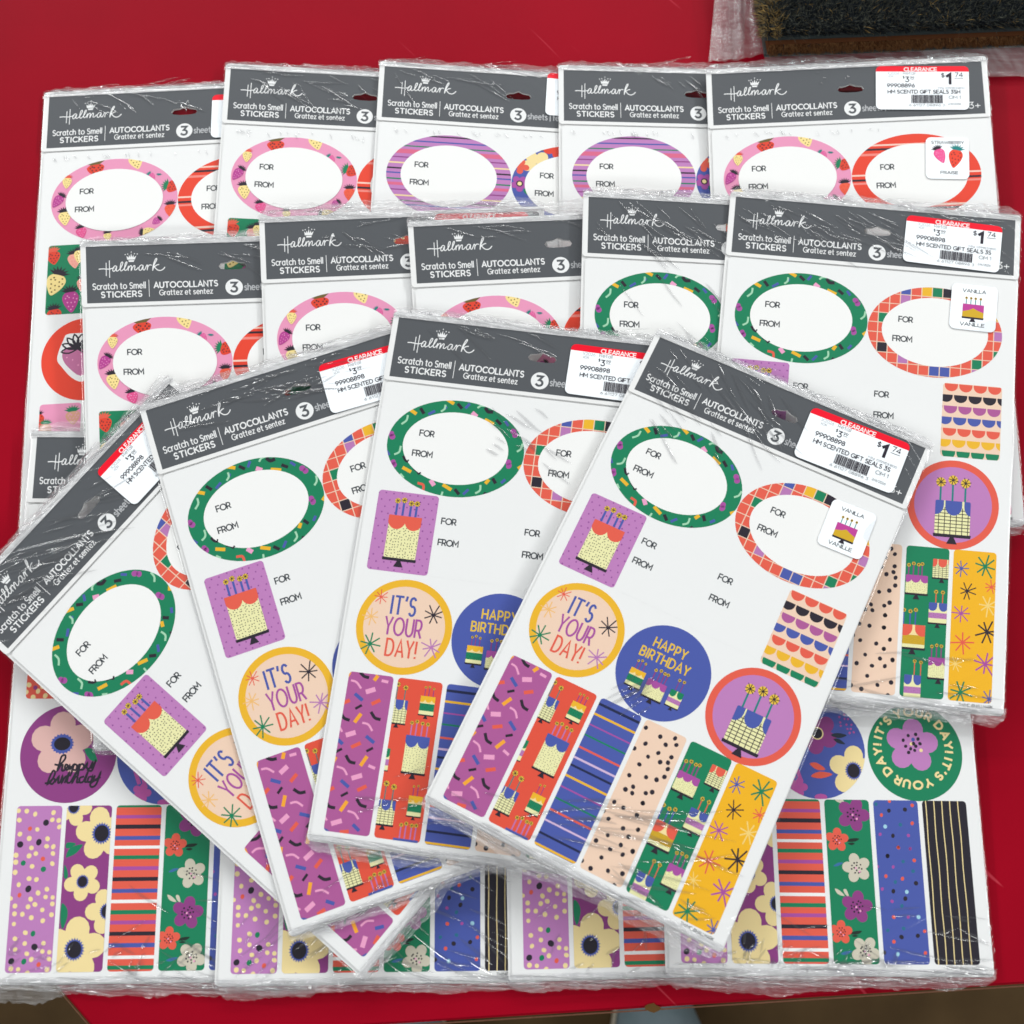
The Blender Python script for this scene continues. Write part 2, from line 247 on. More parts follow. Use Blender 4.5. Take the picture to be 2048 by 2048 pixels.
ART={'v_s1':[('cur','ink',0.0097,[0.0828,1.2084,0.0949,1.2171,0.1077,1.2192]),('cur','ink',0.0096,[0.0412,1.3382,0.0536,1.3525,0.0692,1.3567]),('cur','ink',0.0096,[0.1349,1.3253,0.1476,1.3398,0.1633,1.3428]),('cur','ink',0.0095,[0.0794,1.466,0.0923,1.4814,0.1076,1.4837]),('cur','ink',0.0094,[0.0386,1.6078,0.0521,1.6219,0.0684,1.6242]),('cur','ink',0.0095,[0.1335,1.5917,0.146,1.6055,0.1624,1.6088]),('bar','ink',0.008,[0.0834,1.3201,0.1018,1.3064]),('bar','ink',0.0079,[0.0435,1.4596,0.0627,1.4459]),('bar','ink',0.0079,[0.1379,1.4443,0.1568,1.4315]),('bar','ink',0.0079,[0.0827,1.5874,0.102,1.5737]),('bar','orange',0.0116,[0.0363,1.2384,0.0488,1.2086]),('bar','orange',0.0115,[0.0878,1.3619,0.1037,1.3323]),('bar','orange',0.0114,[0.0348,1.5063,0.049,1.4721]),('bar','orange',0.0114,[0.127,1.49,0.1424,1.4586]),('bar','orange',0.0114,[0.088,1.6318,0.1042,1.5993]),('bar','orange',0.0116,[0.1274,1.2266,0.137,1.2093]),('bar','pink',0.0149,[0.1076,1.2648,0.1355,1.2522]),('bar','pink',0.0147,[0.0675,1.4039,0.0962,1.3912]),('bar','pink',0.0146,[0.1061,1.5306,0.1366,1.5173]),('bar','pink',0.0145,[0.0668,1.6722,0.0973,1.6588]),('bar','pink',0.009,[0.1504,1.2237,0.1718,1.2257]),('bar','pink',0.009,[0.0311,1.2681,0.0424,1.2691]),('bar','pink',0.0089,[0.1513,1.4861,0.1729,1.4919]),('bar','pink',0.0088,[0.0335,1.5343,0.0434,1.5399]),('cur','pink',0.0065,[0.058,1.235,0.0739,1.2382,0.0901,1.2545]),('cur','pink',0.0064,[0.0319,1.375,0.0436,1.3807,0.0536,1.3937]),('cur','pink',0.0065,[0.1136,1.36,0.131,1.3628,0.145,1.3791]),('cur','pink',0.0064,[0.0572,1.5015,0.0771,1.5058,0.09,1.5211]),('cur','pink',0.0063,[0.1116,1.6284,0.1313,1.6324,0.1456,1.647]),('cur','pink',0.0063,[0.0338,1.6473,0.0437,1.6544,0.0514,1.6627]),('bar','blue',0.0109,[0.0745,1.274,0.1019,1.292]),('bar','blue',0.0109,[0.0363,1.4128,0.0625,1.4319]),('bar','blue',0.0108,[0.1295,1.3983,0.1577,1.4159]),('bar','blue',0.0107,[0.0747,1.5402,0.102,1.5581]),('bar','blue',0.0107,[0.132,1.6656,0.1542,1.682]),('bar','blue',0.0106,[0.0359,1.6876,0.0617,1.6971]),('bar','coral',0.0116,[0.0364,1.3118,0.0627,1.296]),('bar','coral',0.0116,[0.1306,1.2996,0.156,1.2836]),('bar','coral',0.0114,[0.0897,1.438,0.1169,1.4211]),('bar','coral',0.0114,[0.1292,1.5644,0.1553,1.5474]),('bar','coral',0.0114,[0.0359,1.5792,0.0583,1.564]),('bar','coral',0.0113,[0.0968,1.6934,0.1237,1.6875])],'v_s2':[('cake','grid_blue',0,[0.187,1.3462,0.2442,1.3467,0.1902,1.2752,0.2415,1.2743,0.2034,1.2283,0.2287,1.2362]),('cake','green_yellow',0,[0.279,1.3104,0.3266,1.311,0.2773,1.2545,0.326,1.2534,0.2902,1.2269,0.3024,1.2246,0.3161,1.2287]),('cake','purple_green',0,[0.1679,1.4926,0.2125,1.4934,0.1674,1.4263,0.21,1.4266,0.1957,1.3861]),('cake','dots_blue',0,[0.2514,1.49,0.3269,1.4894,0.2509,1.3828,0.327,1.3739,0.2643,1.3405,0.2794,1.3349,0.2971,1.3386,0.3135,1.3395]),('cake','grid_blue',0,[0.1895,1.6527,0.2544,1.653,0.1949,1.5798,0.2514,1.5802,0.1927,1.5395,0.2148,1.5321,0.2385,1.5395]),('cake','green_yellow',0,[0.2889,1.6174,0.3331,1.6185,0.2869,1.5594,0.3298,1.5573,0.2992,1.5304,0.3125,1.5274]),('cake','dots_blue',0,[0.258,1.7957,0.3299,1.7935,0.2618,1.6906,0.3361,1.6855,0.2777,1.6483,0.2925,1.6428,0.3099,1.6461,0.3231,1.6447])],'v_s3':[('h','navy',0.0083,[1.2283]),('h','yellow',0.007,[1.2621]),('h','magenta',0.0045,[1.2979]),('h','green',0.0051,[1.3327]),('h','coral',0.0064,[1.3738]),('h','lilac',0.0064,[1.4083]),('h','navy',0.007,[1.4336]),('h','yellow',0.007,[1.4686]),('h','magenta',0.0045,[1.5048]),('h','green',0.0051,[1.5429]),('h','coral',0.0064,[1.5808]),('h','lilac',0.0057,[1.6152]),('h','navy',0.007,[1.6555]),('h','yellow',0.007,[1.6901])],'v_s4':[('dot','ink',0.0071,[0.5184,1.2326,0.5702,1.2382,0.614,1.2232,0.5375,1.2772,0.5956,1.2534,0.6259,1.24,0.512,1.3051,0.5852,1.2859,0.5612,1.3097,0.6272,1.2802,0.6018,1.3084,0.6244,1.2996,0.5467,1.3423,0.632,1.3173,0.5322,1.3852,0.5814,1.3682,0.6322,1.3431,0.6139,1.3612,0.5573,1.4112,0.5392,1.4284,0.5629,1.4296,0.6004,1.4117,0.617,1.4005,0.6047,1.4428,0.6033,1.4825,0.6243,1.5195,0.6063,1.5507,0.6357,1.5841]),('dot','ink',0.00695,[0.5242,1.4769,0.5565,1.4804,0.6042,1.4421,0.5058,1.516,0.6027,1.4824,0.5293,1.5295,0.5811,1.5357,0.624,1.5192,0.5478,1.574,0.6063,1.5505,0.5221,1.6034,0.5956,1.5825,0.5715,1.6075,0.6124,1.6052,0.6362,1.5822,0.558,1.6407,0.5079,1.6748,0.5417,1.6833,0.592,1.6665,0.635,1.655,0.6271,1.6961])],'v_s5':[('cake','dots_purple',0,[0.6697,1.367,0.739,1.3575,0.6627,1.3093,0.7287,1.2969,0.6735,1.2711,0.6888,1.2653,0.705,1.268,0.7167,1.2649]),('cake','grid_red',0,[0.7488,1.3062,0.8137,1.3036,0.7489,1.245,0.8085,1.2429]),('cake','purple_blue',0,[0.7416,1.4534,0.8031,1.4518,0.746,1.389,0.805,1.3866,0.7654,1.352,0.7873,1.3524]),('cake','yellow_red',0,[0.6576,1.5417,0.7382,1.5351,0.6544,1.4673,0.7267,1.4628,0.6646,1.4193,0.6853,1.4225,0.7024,1.4167]),('cake','dots_purple',0,[0.7577,1.6297,0.8204,1.6267,0.7479,1.5668,0.812,1.5611,0.7595,1.5295,0.7748,1.5245,0.79,1.5264]),('cake','purple_blue',0,[0.6737,1.6992,0.7312,1.7006,0.6754,1.6264,0.7315,1.6243,0.7068,1.581,0.727,1.5836])],'v_s6':[('star','blue',0.0274,[0.8439,1.2685]),('star','blue',0.0301,[0.9488,1.6808]),('star','green',0.04195,[0.9215,1.2554]),('star','green',0.04215,[0.8568,1.6672]),('star','ink',0.0299,[0.865,1.3412]),('star','ink',0.0427,[0.9346,1.4684]),('star','coral',0.02635,[0.944,1.3213]),('star','coral',0.0365,[0.8571,1.5081]),('star','magenta',0.03055,[0.8488,1.4151]),('star','magenta',0.04155,[0.9328,1.5712]),('star','pale',0.0359,[0.9342,1.3831]),('star','pale',0.0242,[0.8366,1.5787])],'v_c1':[('star','coral',0.0243,[0.1078,0.9628]),('star','orange_l',0.02855,[0.0862,1.0281]),('star','green',0.03645,[0.0969,1.1142]),('star','ink',0.03355,[0.2799,1.0]),('star','purple',0.0333,[0.2881,1.1018])],'v_c2':[('cake','green_yellow',0,[0.4,1.1338,0.4513,1.1348,0.3974,1.0805,0.4477,1.0788,0.4112,1.0534,0.4226,1.0486,0.4361,1.0535]),('cake','dots_purple',0,[0.4594,1.1428,0.5282,1.1438,0.4593,1.0893,0.5249,1.0881,0.4735,1.0573,0.4892,1.0523,0.5034,1.0558,0.5143,1.0551]),('cake','purple_green',0,[0.54,1.1399,0.5856,1.1401,0.5392,1.0897,0.5824,1.0879,0.5538,1.0547,0.5695,1.0541])],'v_c3':[('cake','grid_blue3',0,[0.7455,1.1588,0.8701,1.1575,0.7458,1.0457,0.8702,1.0456,0.7653,0.9842,0.8052,0.9744,0.8469,0.9827])],'v_rl':[('cake','dots_red',0,[0.0899,0.832,0.1993,0.8325,0.0917,0.6951,0.1948,0.6913,0.1121,0.6454,0.1332,0.6415,0.1568,0.6495,0.1754,0.6484])],'v_o1':[('bar','yellow',0.0113,[0.2147,0.2839,0.2432,0.2987]),('bar','yellow',0.0113,[0.0975,0.3322,0.1268,0.3481]),('bar','yellow',0.0112,[0.1094,0.5333,0.139,0.545]),('bar','yellow',0.0111,[0.2467,0.5745,0.2765,0.5885]),('bar','yellow',0.0112,[0.3505,0.3395,0.3821,0.3524]),('bar','yellow',0.0111,[0.48,0.4919,0.4933,0.4811]),('bar','yellow',0.0111,[0.3824,0.5547,0.392,0.5395]),('bar','ink',0.0106,[0.2554,0.2965,0.272,0.3121]),('bar','ink',0.0106,[0.1366,0.3262,0.1513,0.3444]),('bar','ink',0.0106,[0.3876,0.3362,0.4057,0.3508]),('bar','ink',0.0105,[0.2871,0.5848,0.3035,0.6004]),('bar','ink',0.0106,[0.403,0.5338,0.4153,0.55]),('cur','ink',0.0119,[0.3488,0.3015,0.3574,0.3117,0.3705,0.3114]),('cur','ink',0.0117,[0.1091,0.4964,0.1153,0.5061,0.1218,0.5097]),('cur','ink',0.0117,[0.149,0.5327,0.1586,0.5377,0.1658,0.546]),('cur','ink',0.0116,[0.3841,0.588,0.3933,0.5911,0.4042,0.5849]),('cur','mint',0.0064,[0.2163,0.307,0.2152,0.3197,0.2064,0.3289]),('cur','mint',0.0064,[0.0995,0.3571,0.0979,0.3736,0.085,0.387]),('cur','mint',0.0064,[0.0928,0.4638,0.0909,0.4826,0.0776,0.4923]),('cur','mint',0.0064,[0.3676,0.5626,0.3681,0.579,0.3561,0.5896]),('cur','mint',0.0065,[0.4837,0.4083,0.481,0.4241,0.4706,0.4346]),('cur','mint',0.0064,[0.2493,0.5998,0.2468,0.6153]),('cur','mint',0.0064,[0.3232,0.3021,0.3312,0.2948,0.3429,0.2934]),('cur','mint',0.0064,[0.1071,0.5563,0.1168,0.5655]),('dot','magenta',0.00995,[0.0558,0.4249,0.0608,0.4342,0.0761,0.5202,0.0804,0.5289,0.4487,0.3692,0.4562,0.3807,0.4463,0.4746,0.4497,0.4864]),('bar','blue',0.0089,[0.2824,0.3096,0.2948,0.2917]),('bar','blue',0.0089,[0.1651,0.3446,0.1857,0.3302]),('bar','blue',0.0088,[0.4176,0.3369,0.4298,0.3528]),('bar','blue',0.0087,[0.3162,0.5988,0.3312,0.5805]),('bar','blue',0.0088,[0.4325,0.5467,0.4442,0.533]),('bar','blue',0.0088,[0.0495,0.4834,0.0606,0.4975]),('bar','blue',0.0089,[0.2152,0.3197,0.221,0.3108]),('cur','coral',0.0082,[0.1679,0.5794,0.1844,0.5835,0.1868,0.5996]),('cur','coral',0.0083,[0.1501,0.3044,0.1577,0.3035]),('bar','pink',0.014,[0.2051,0.5644,0.2194,0.5809]),('bar','pink',0.0142,[0.3062,0.3211,0.3234,0.3334])],'v_cells':[('blue',0.6196,0.3145),('purple',0.618,0.3448),('yellow',0.6934,0.3077),('ink',0.7707,0.3107),('green',0.7376,0.3304),('green',0.5417,0.4163),('ink',0.5414,0.5268),('yellow',0.9315,0.3991),('purple',0.9303,0.4553),('purple',0.6172,0.5793),('blue',0.7771,0.6134),('blue',0.7365,0.5898),('green',0.855,0.5772),('green',0.9301,0.5379),('purple',0.8498,0.6016)],'s_o1':[('redb','olive',0.1986,0.3242,0.202,0.35,0.0616),('creamb','ink',0.3414,0.2989,0.3511,0.3309,0.0504),('pinkb','teal',0.3992,0.3631,0.411,0.3734,0.0257),('pinkb','teal',0.4271,0.3392,0.4294,0.3201,0.0003),('redb','green',0.4747,0.4083,0.4983,0.4151,0.0473),('coralb','ink',0.47,0.5004,0.4721,0.5288,0.0413),('magb','ink',0.4201,0.5414,0.4077,0.5516,0.0269),('creamb','ink',0.4002,0.5823,0.4341,0.5843,0.034),('magp','ink',0.159,0.5697,0.1642,0.5917,0.0368),('creamb','ink',0.0972,0.5098,0.1014,0.5398,0.0425),('magb','ink',0.0699,0.4422,0.0542,0.4665,0.0341),('creamb','coral',0.0991,0.371,0.0974,0.3947,0.0329),('creamb','ink',0.2513,0.5907,0.2533,0.6063,0.0283)],'s_rl':[('redb','coral',0.0654,0.6605,0.0699,0.6885,0.0475),('pinkl','ink',0.1386,0.6753,0.1432,0.7067,0.0444),('creamb','ink',0.0767,0.7614,0.0632,0.8051,0.0661),('magb','ink',0.1332,0.8297,0.1383,0.8743,0.0564),('redb','ink',0.0797,0.8843,0.0845,0.9184,0.05)],'s_s1':[('redb','ink',0.0471,1.267,0.0519,1.2996,0.0367),('tanb','green',0.1604,1.2576,0.1634,1.285,0.049)],'s_o2':[('h','rosy',0.0065,[0.3369]),('h','ink',0.0078,[0.3531]),('h','pinks',0.0091,[0.373]),('h','rosy',0.0065,[0.4527]),('h','ink',0.0078,[0.4717]),('h','pinks',0.0078,[0.4843]),('h','rosy',0.0078,[0.5743]),('h','ink',0.0091,[0.5878])],'f_o1':[('h','ink',0.0054,[0.2946]),('h','blue',0.0054,[0.3168]),('h','green',0.0047,[0.3384]),('h','coralp',0.0175,[0.3601]),('h','plum',0.0047,[0.384]),('h','cream',0.0054,[0.4066]),('h','ink',0.0062,[0.4286]),('h','blue',0.0054,[0.4471]),('h','green',0.0054,[0.4707]),('h','coralp',0.0116,[0.4903]),('h','plum',0.0047,[0.5131]),('h','cream',0.0054,[0.5356]),('h','ink',0.0054,[0.5555]),('h','blue',0.0054,[0.5711])],'f_s1':[('dot','cream',0.0074,[0.0522,1.2213,0.0773,1.2224,0.104,1.2316,0.1603,1.2275,0.0562,1.2492,0.1582,1.2491,0.1783,1.2511,0.1811,1.2704,0.114,1.2775,0.0614,1.2909,0.0911,1.3041,0.1475,1.3055,0.1464,1.3278,0.1668,1.3293,0.1001,1.3323,0.1148,1.3493,0.0946,1.3558,0.0543,1.3537,0.1674,1.3494,0.055,1.3741,0.1677,1.3796,0.1062,1.3869,0.0556,1.4041,0.0997,1.4231,0.1224,1.4259,0.0695,1.4404,0.1567,1.4544,0.1304,1.4651,0.1542,1.4772,0.1758,1.4788,0.0475,1.4805,0.1089,1.4829,0.1234,1.4987,0.1029,1.5051,0.0629,1.5024,0.1763,1.4976,0.147,1.5147,0.0634,1.5251,0.0872,1.5267,0.1153,1.537,0.1759,1.529,0.1507,1.5461,0.0639,1.5546,0.1005,1.5802,0.0705,1.5971,0.1011,1.6112,0.1578,1.6111,0.0734,1.6281,0.1559,1.6347,0.1774,1.6371,0.1097,1.6406,0.1245,1.6571,0.1779,1.6565,0.0646,1.6828,0.087,1.6852,0.1148,1.6954,0.1497,1.7031,0.1738,1.6864,0.0679,1.7063]),('dot','ink',0.00975,[0.1394,1.2575,0.0647,1.3217,0.1215,1.3156,0.0998,1.453,0.1313,1.6215,0.0643,1.6614]),('dot','coral',0.00695,[0.0911,1.2751,0.1376,1.3651,0.0742,1.4711,0.1474,1.6719]),('dot','green',0.00825,[0.0783,1.3769,0.1413,1.3957,0.1239,1.583,0.1024,1.6628])],'f_s2':[('spoly','green',0,[0.2063,1.3199,0.2177,1.3168,0.2365,1.3215,0.2188,1.3334,0.2059,1.3332]),('spoly','green',0,[0.2078,1.36,0.2188,1.3334,0.2574,1.3234,0.2384,1.3491,0.2161,1.36]),('spoly','green',0,[0.205,1.4966,0.2221,1.5121,0.224,1.5382,0.2126,1.5707,0.2037,1.5424]),('spoly','green',0,[0.2049,1.3843,0.2141,1.3977,0.2179,1.4198,0.2066,1.4219])],'f_s3':[('h','green',0.0135,[1.2069]),('h','magenta',0.0099,[1.2418]),('h','ink',0.0126,[1.2716]),('h','blue',0.0117,[1.3053]),('h','white',0.009,[1.3331]),('h','green',0.0117,[1.363]),('h','magenta',0.0108,[1.3955]),('h','ink',0.0117,[1.4274]),('h','blue',0.0117,[1.4619]),('h','white',0.0099,[1.4927]),('h','green',0.0126,[1.5242]),('h','magenta',0.0108,[1.5539]),('h','ink',0.0117,[1.5866]),('h','blue',0.0126,[1.62]),('h','white',0.0099,[1.6545]),('h','green',0.0117,[1.6838])],'f_s4':[('spoly','inkg',0,[0.5729,1.334,0.5848,1.3246,0.6114,1.3243,0.5983,1.3337]),('spoly','inkg',0,[0.5753,1.3394,0.5896,1.3365,0.5967,1.3402,0.5863,1.3447]),('spoly','inkg',0,[0.5656,1.6074,0.5772,1.5994,0.6012,1.5982,0.5877,1.6083]),('spoly','inkg',0,[0.568,1.6127,0.5793,1.6099,0.589,1.613,0.5777,1.6163]),('spoly','bone',0,[0.5391,1.1999,0.553,1.2052,0.5748,1.2204,0.5496,1.2135]),('spoly','bone',0,[0.5534,1.1997,0.5648,1.1995,0.5732,1.2188,0.5612,1.2106]),('spoly','bone',0,[0.5259,1.4748,0.5406,1.4801,0.5547,1.496,0.5343,1.4908]),('spoly','bone',0,[0.552,1.4773,0.5615,1.4772,0.5674,1.4975,0.5567,1.4906]),('spoly','bluel',0,[0.5257,1.4076,0.5404,1.3978,0.5573,1.3976,0.5398,1.4075]),('spoly','bluel',0,[0.5312,1.6654,0.5483,1.6575,0.5677,1.6573,0.5476,1.6679])],'f_s5':[('dot','ink',0.00655,[0.7111,1.2388,0.7619,1.235,0.7179,1.315,0.6967,1.3762]),('dot','coral',0.0056,[0.7149,1.2097,0.7859,1.2218,0.6865,1.2526,0.7815,1.2764,0.732,1.3504]),('dot','skyl',0.00655,[0.6957,1.2873]),('dot','greenl',0.0059,[0.6717,1.2197,0.7439,1.2812]),('dot','magenta',0.0052,[0.678,1.311,0.7667,1.3135,0.7691,1.3534]),('dot','ink',0.0068,[0.6965,1.3757,0.7788,1.4565,0.7065,1.4808,0.7419,1.5024,0.7213,1.6152,0.7718,1.6112,0.6644,1.6609]),('dot','coral',0.00565,[0.7319,1.3497,0.7787,1.3884,0.6869,1.4363,0.7376,1.4434,0.7018,1.5571,0.7941,1.5978,0.6968,1.6291,0.7911,1.6611]),('dot','skyl',0.0062,[0.748,1.4825,0.7785,1.5565,0.7062,1.6653,0.6564,1.5431]),('dot','greenl',0.0057,[0.7439,1.392,0.7727,1.4204,0.7148,1.4533,0.7296,1.5239,0.7299,1.5903,0.6804,1.596]),('dot','magenta',0.0051,[0.7685,1.3537,0.6625,1.4079,0.7115,1.4086,0.6727,1.4746,0.7003,1.5108,0.7466,1.5568])],'f_c1':[('cur','ink',0.0061,[0.1545,1.0819,0.1685,1.082,0.1838,1.066,0.1843,1.0536,0.1737,1.0567,0.1682,1.0774,0.1628,1.1003,0.1712,1.0866,0.1789,1.083,0.1767,1.0981,0.1829,1.1004,0.1946,1.0867,0.1882,1.0821,0.1857,1.0935,0.1954,1.0982,0.2005,1.0845,0.2023,1.0959,0.213,1.0822,0.2059,1.1143,0.2132,1.0845,0.2226,1.0846,0.2212,1.0983,0.2141,1.0983]),('cur','ink',0.0061,[0.2234,1.0961,0.2304,1.0823,0.2273,1.119,0.2333,1.0847,0.2435,1.0824,0.2444,1.0962,0.2352,1.0984]),('cur','ink',0.0061,[0.2466,1.0939,0.2549,1.0779,0.2535,1.0917,0.263,1.094,0.2712,1.0757,0.2699,1.0918,0.2763,1.0826,0.2803,1.0711,0.2705,1.1009,0.2563,1.0986]),('cur','ink',0.0061,[0.1283,1.1389,0.1443,1.1344,0.1565,1.1094,0.1511,1.1002,0.1428,1.1139,0.1354,1.1412,0.1506,1.1253,0.1579,1.1299,0.1494,1.1413,0.1407,1.1367]),('cur','ink',0.0061,[0.1583,1.1345,0.1688,1.1186,0.1678,1.1369,0.1746,1.1346,0.1803,1.1164,0.1794,1.1369,0.1877,1.121,0.1925,1.1233]),('cur','ink',0.006,[0.1888,1.137,0.2006,1.1051,0.1956,1.1348,0.2051,1.1371]),('cur','ink',0.0061,[0.1898,1.1187,0.2059,1.1143]),('cur','ink',0.0061,[0.2073,1.1348,0.2238,1.1029,0.2122,1.1371,0.2204,1.1212,0.2274,1.1213,0.2261,1.1363,0.234,1.135]),('cur','ink',0.0061,[0.246,1.1191,0.2346,1.1236,0.2355,1.1364,0.2469,1.1328,0.2589,1.1032,0.2516,1.1328,0.2573,1.1352]),('cur','ink',0.0061,[0.2717,1.1193,0.2625,1.1215,0.2601,1.1352,0.2703,1.133,0.2739,1.117,0.2726,1.133,0.2796,1.133]),('cur','ink',0.0061,[0.2809,1.117,0.2784,1.1284,0.2887,1.1285,0.2989,1.1057,0.2872,1.1422,0.2738,1.1512,0.2685,1.1421,0.284,1.1285,0.2976,1.1217])],'f_c2':[('dot','magentab',0.00365,[0.5902,0.9433,0.5741,0.9511,0.5903,0.9567,0.6015,0.9572,0.576,0.9679,0.5769,0.9786,0.5957,0.9748,0.6113,0.9749,0.5975,0.9881,0.608,0.9879,0.6039,1.0003,0.6169,0.9982]),('spoly','inkb',0,[0.543,1.0083,0.5632,1.0012,0.5942,1.0075,0.5688,1.0173]),('spoly','inkb',0,[0.5505,1.0201,0.5686,1.0199,0.5873,1.0357,0.5644,1.0328]),('spoly','coral',0,[0.4701,1.0983,0.4916,1.0942,0.5198,1.1143,0.4935,1.1165]),('spoly','coral',0,[0.472,1.1366,0.4997,1.1219,0.5411,1.1293,0.505,1.1425])],'f_c3':[('dot','ink',0.00565,[0.7905,1.006,0.8147,1.0018,0.7734,1.0208,0.8211,1.0163,0.8262,1.0308,0.7798,1.0395,0.8123,1.039,0.7951,1.0473,0.8076,1.052,0.7879,1.0587,0.8057,1.031]),('dot','blue',0.0063,[0.8051,1.0181]),('dot','cream',0.0056,[0.7983,1.0321,0.8281,1.0517])],'f_rl':[('dot','cream',0.008,[0.0474,0.8573,0.0703,0.8733,0.0843,0.8546,0.1083,0.8689,0.0542,0.8347,0.0976,0.8405]),('dot','plum',0.00685,[0.101,0.887,0.0749,0.8432])],'hall':[('bar','w',0.0022,[0.0855,0.0822,0.0848,0.1297]),('bar','w',0.0022,[0.0965,0.0749,0.0958,0.1366]),('cur','w',0.0025,[0.0611,0.1034,0.0743,0.1032,0.0934,0.1058,0.1114,0.1026]),('cur','w',0.0022,[0.1207,0.0984,0.1145,0.0958,0.1078,0.104,0.1077,0.1141,0.1138,0.1138,0.1204,0.0999,0.1185,0.1125,0.1233,0.115,0.1334,0.1054,0.1408,0.0899,0.1397,0.0835,0.1348,0.089,0.1319,0.1085,0.1357,0.116,0.1456,0.1076,0.1546,0.09,0.1543,0.0843,0.1497,0.0898,0.1461,0.1092,0.1495,0.1157,0.1566,0.1098,0.1602,0.1011,0.1585,0.1168]),('cur','w',0.0022,[0.1588,0.1099,0.1658,0.1001,0.1701,0.1016,0.1684,0.1174,0.1738,0.106,0.179,0.0999,0.1816,0.1032,0.1798,0.1148,0.1852,0.116,0.1924,0.1085]),('cur','w',0.0022,[0.2092,0.1025,0.2024,0.1002,0.1952,0.1087,0.1961,0.1182,0.2025,0.1179,0.2091,0.1037,0.2081,0.1163,0.2135,0.1185,0.2216,0.1022,0.2241,0.107,0.2222,0.1202]),('cur','w',0.0022,[0.2228,0.1133,0.2273,0.1047,0.2323,0.1021,0.2372,0.104]),('cur','w',0.0024,[0.2408,0.1231,0.243,0.1049,0.2502,0.0847,0.2548,0.0802,0.2548,0.0865,0.2461,0.1035,0.2412,0.1212]),('cur','w',0.0025,[0.2432,0.1128,0.2545,0.1049,0.262,0.1034]),('cur','w',0.0025,[0.2458,0.1098,0.2557,0.122,0.2666,0.1257,0.2758,0.1218,0.2816,0.1151]),('poly','w',0,[0.1565,0.0765,0.1544,0.0621,0.1615,0.0695,0.163,0.0594,0.167,0.0691,0.1707,0.0541,0.1731,0.0695,0.1779,0.0602,0.1783,0.0704,0.1874,0.0639,0.1821,0.0779]),('poly','w',0,[0.16,0.0789,0.1804,0.08,0.1782,0.0862,0.1617,0.0853]),('dot','w',0.00195,[0.1504,0.0571,0.1587,0.056,0.1709,0.0493,0.1813,0.0566,0.1907,0.0583])]}
def pairs(L): return [(L[i],L[i+1]) for i in range(0,len(L),2)]
# ------------------------------------------------------------ motifs
def flower(a,c,x,y,r,n=5,rot=0,petal=.52,fat=.42):
    for i in range(n):
        t=rot+2*math.pi*i/n; d=r*petal; cx,cy=x+d*math.cos(t),y+d*math.sin(t)
        P=[]
        for j in range(16):
            q=2*math.pi*j/16; rx=r*.5; ry=r*fat*(.92+.12*math.cos(q))
            lx,ly=rx*math.cos(q),ry*math.sin(q); P.append((cx+lx*math.cos(t)-ly*math.sin(t),cy+lx*math.sin(t)+ly*math.cos(t)))
        a.poly(P,c)
def anemone(a,x,y,r,rot=0,c='cream',rim='blue',cen='blk',cr_=.30):
    flower(a,c,x,y,r,5,rot)
    a.poly(ell(x,y,r*.2,n=10),c)
    a.up(); a.hold=True
    P=[]
    for i in range(44):
        t=2*math.pi*i/44; q=r*cr_*(1.22 if i%2 else .95); P.append((x+q*math.cos(t),y+q*1.08*math.sin(t)))
    a.poly(P,rim); a.hold=False
    a.poly(ell(x,y,r*cr_*.84,r*cr_*.94,18),cen)
def smallflower(a,x,y,r,c,rot,dot='blk',seed=1):
    flower(a,c,x,y,r,5,rot,fat=.40); a.poly(ell(x,y,r*.2,n=10),c)
    rr=random.Random(seed); pts=[(x+r*q*math.cos(t),y+r*q*math.sin(t)) for q,t in [(.36,k*.7+rr.uniform(-.2,.2)) for k in range(9)]+[(.17,k*1.6) for k in range(4)]]
    a.dots(dot,r*.065,pts,6); a.dots('pink',r*.075,[(x-.05*r,y+.02*r),(x+.2*r,y+.25*r)],6)
def lobes(a,c,x0,x1,y0,dep,cs,r,body):
    w=x1-x0
    for q in cs:
        cx=x0+q*w; rx=r*w
        a.poly([(cx-rx,y0),(cx+rx,y0)]+ell(cx,y0+dep*.35,rx,dep*.65,10,0,0,math.pi),c,body)
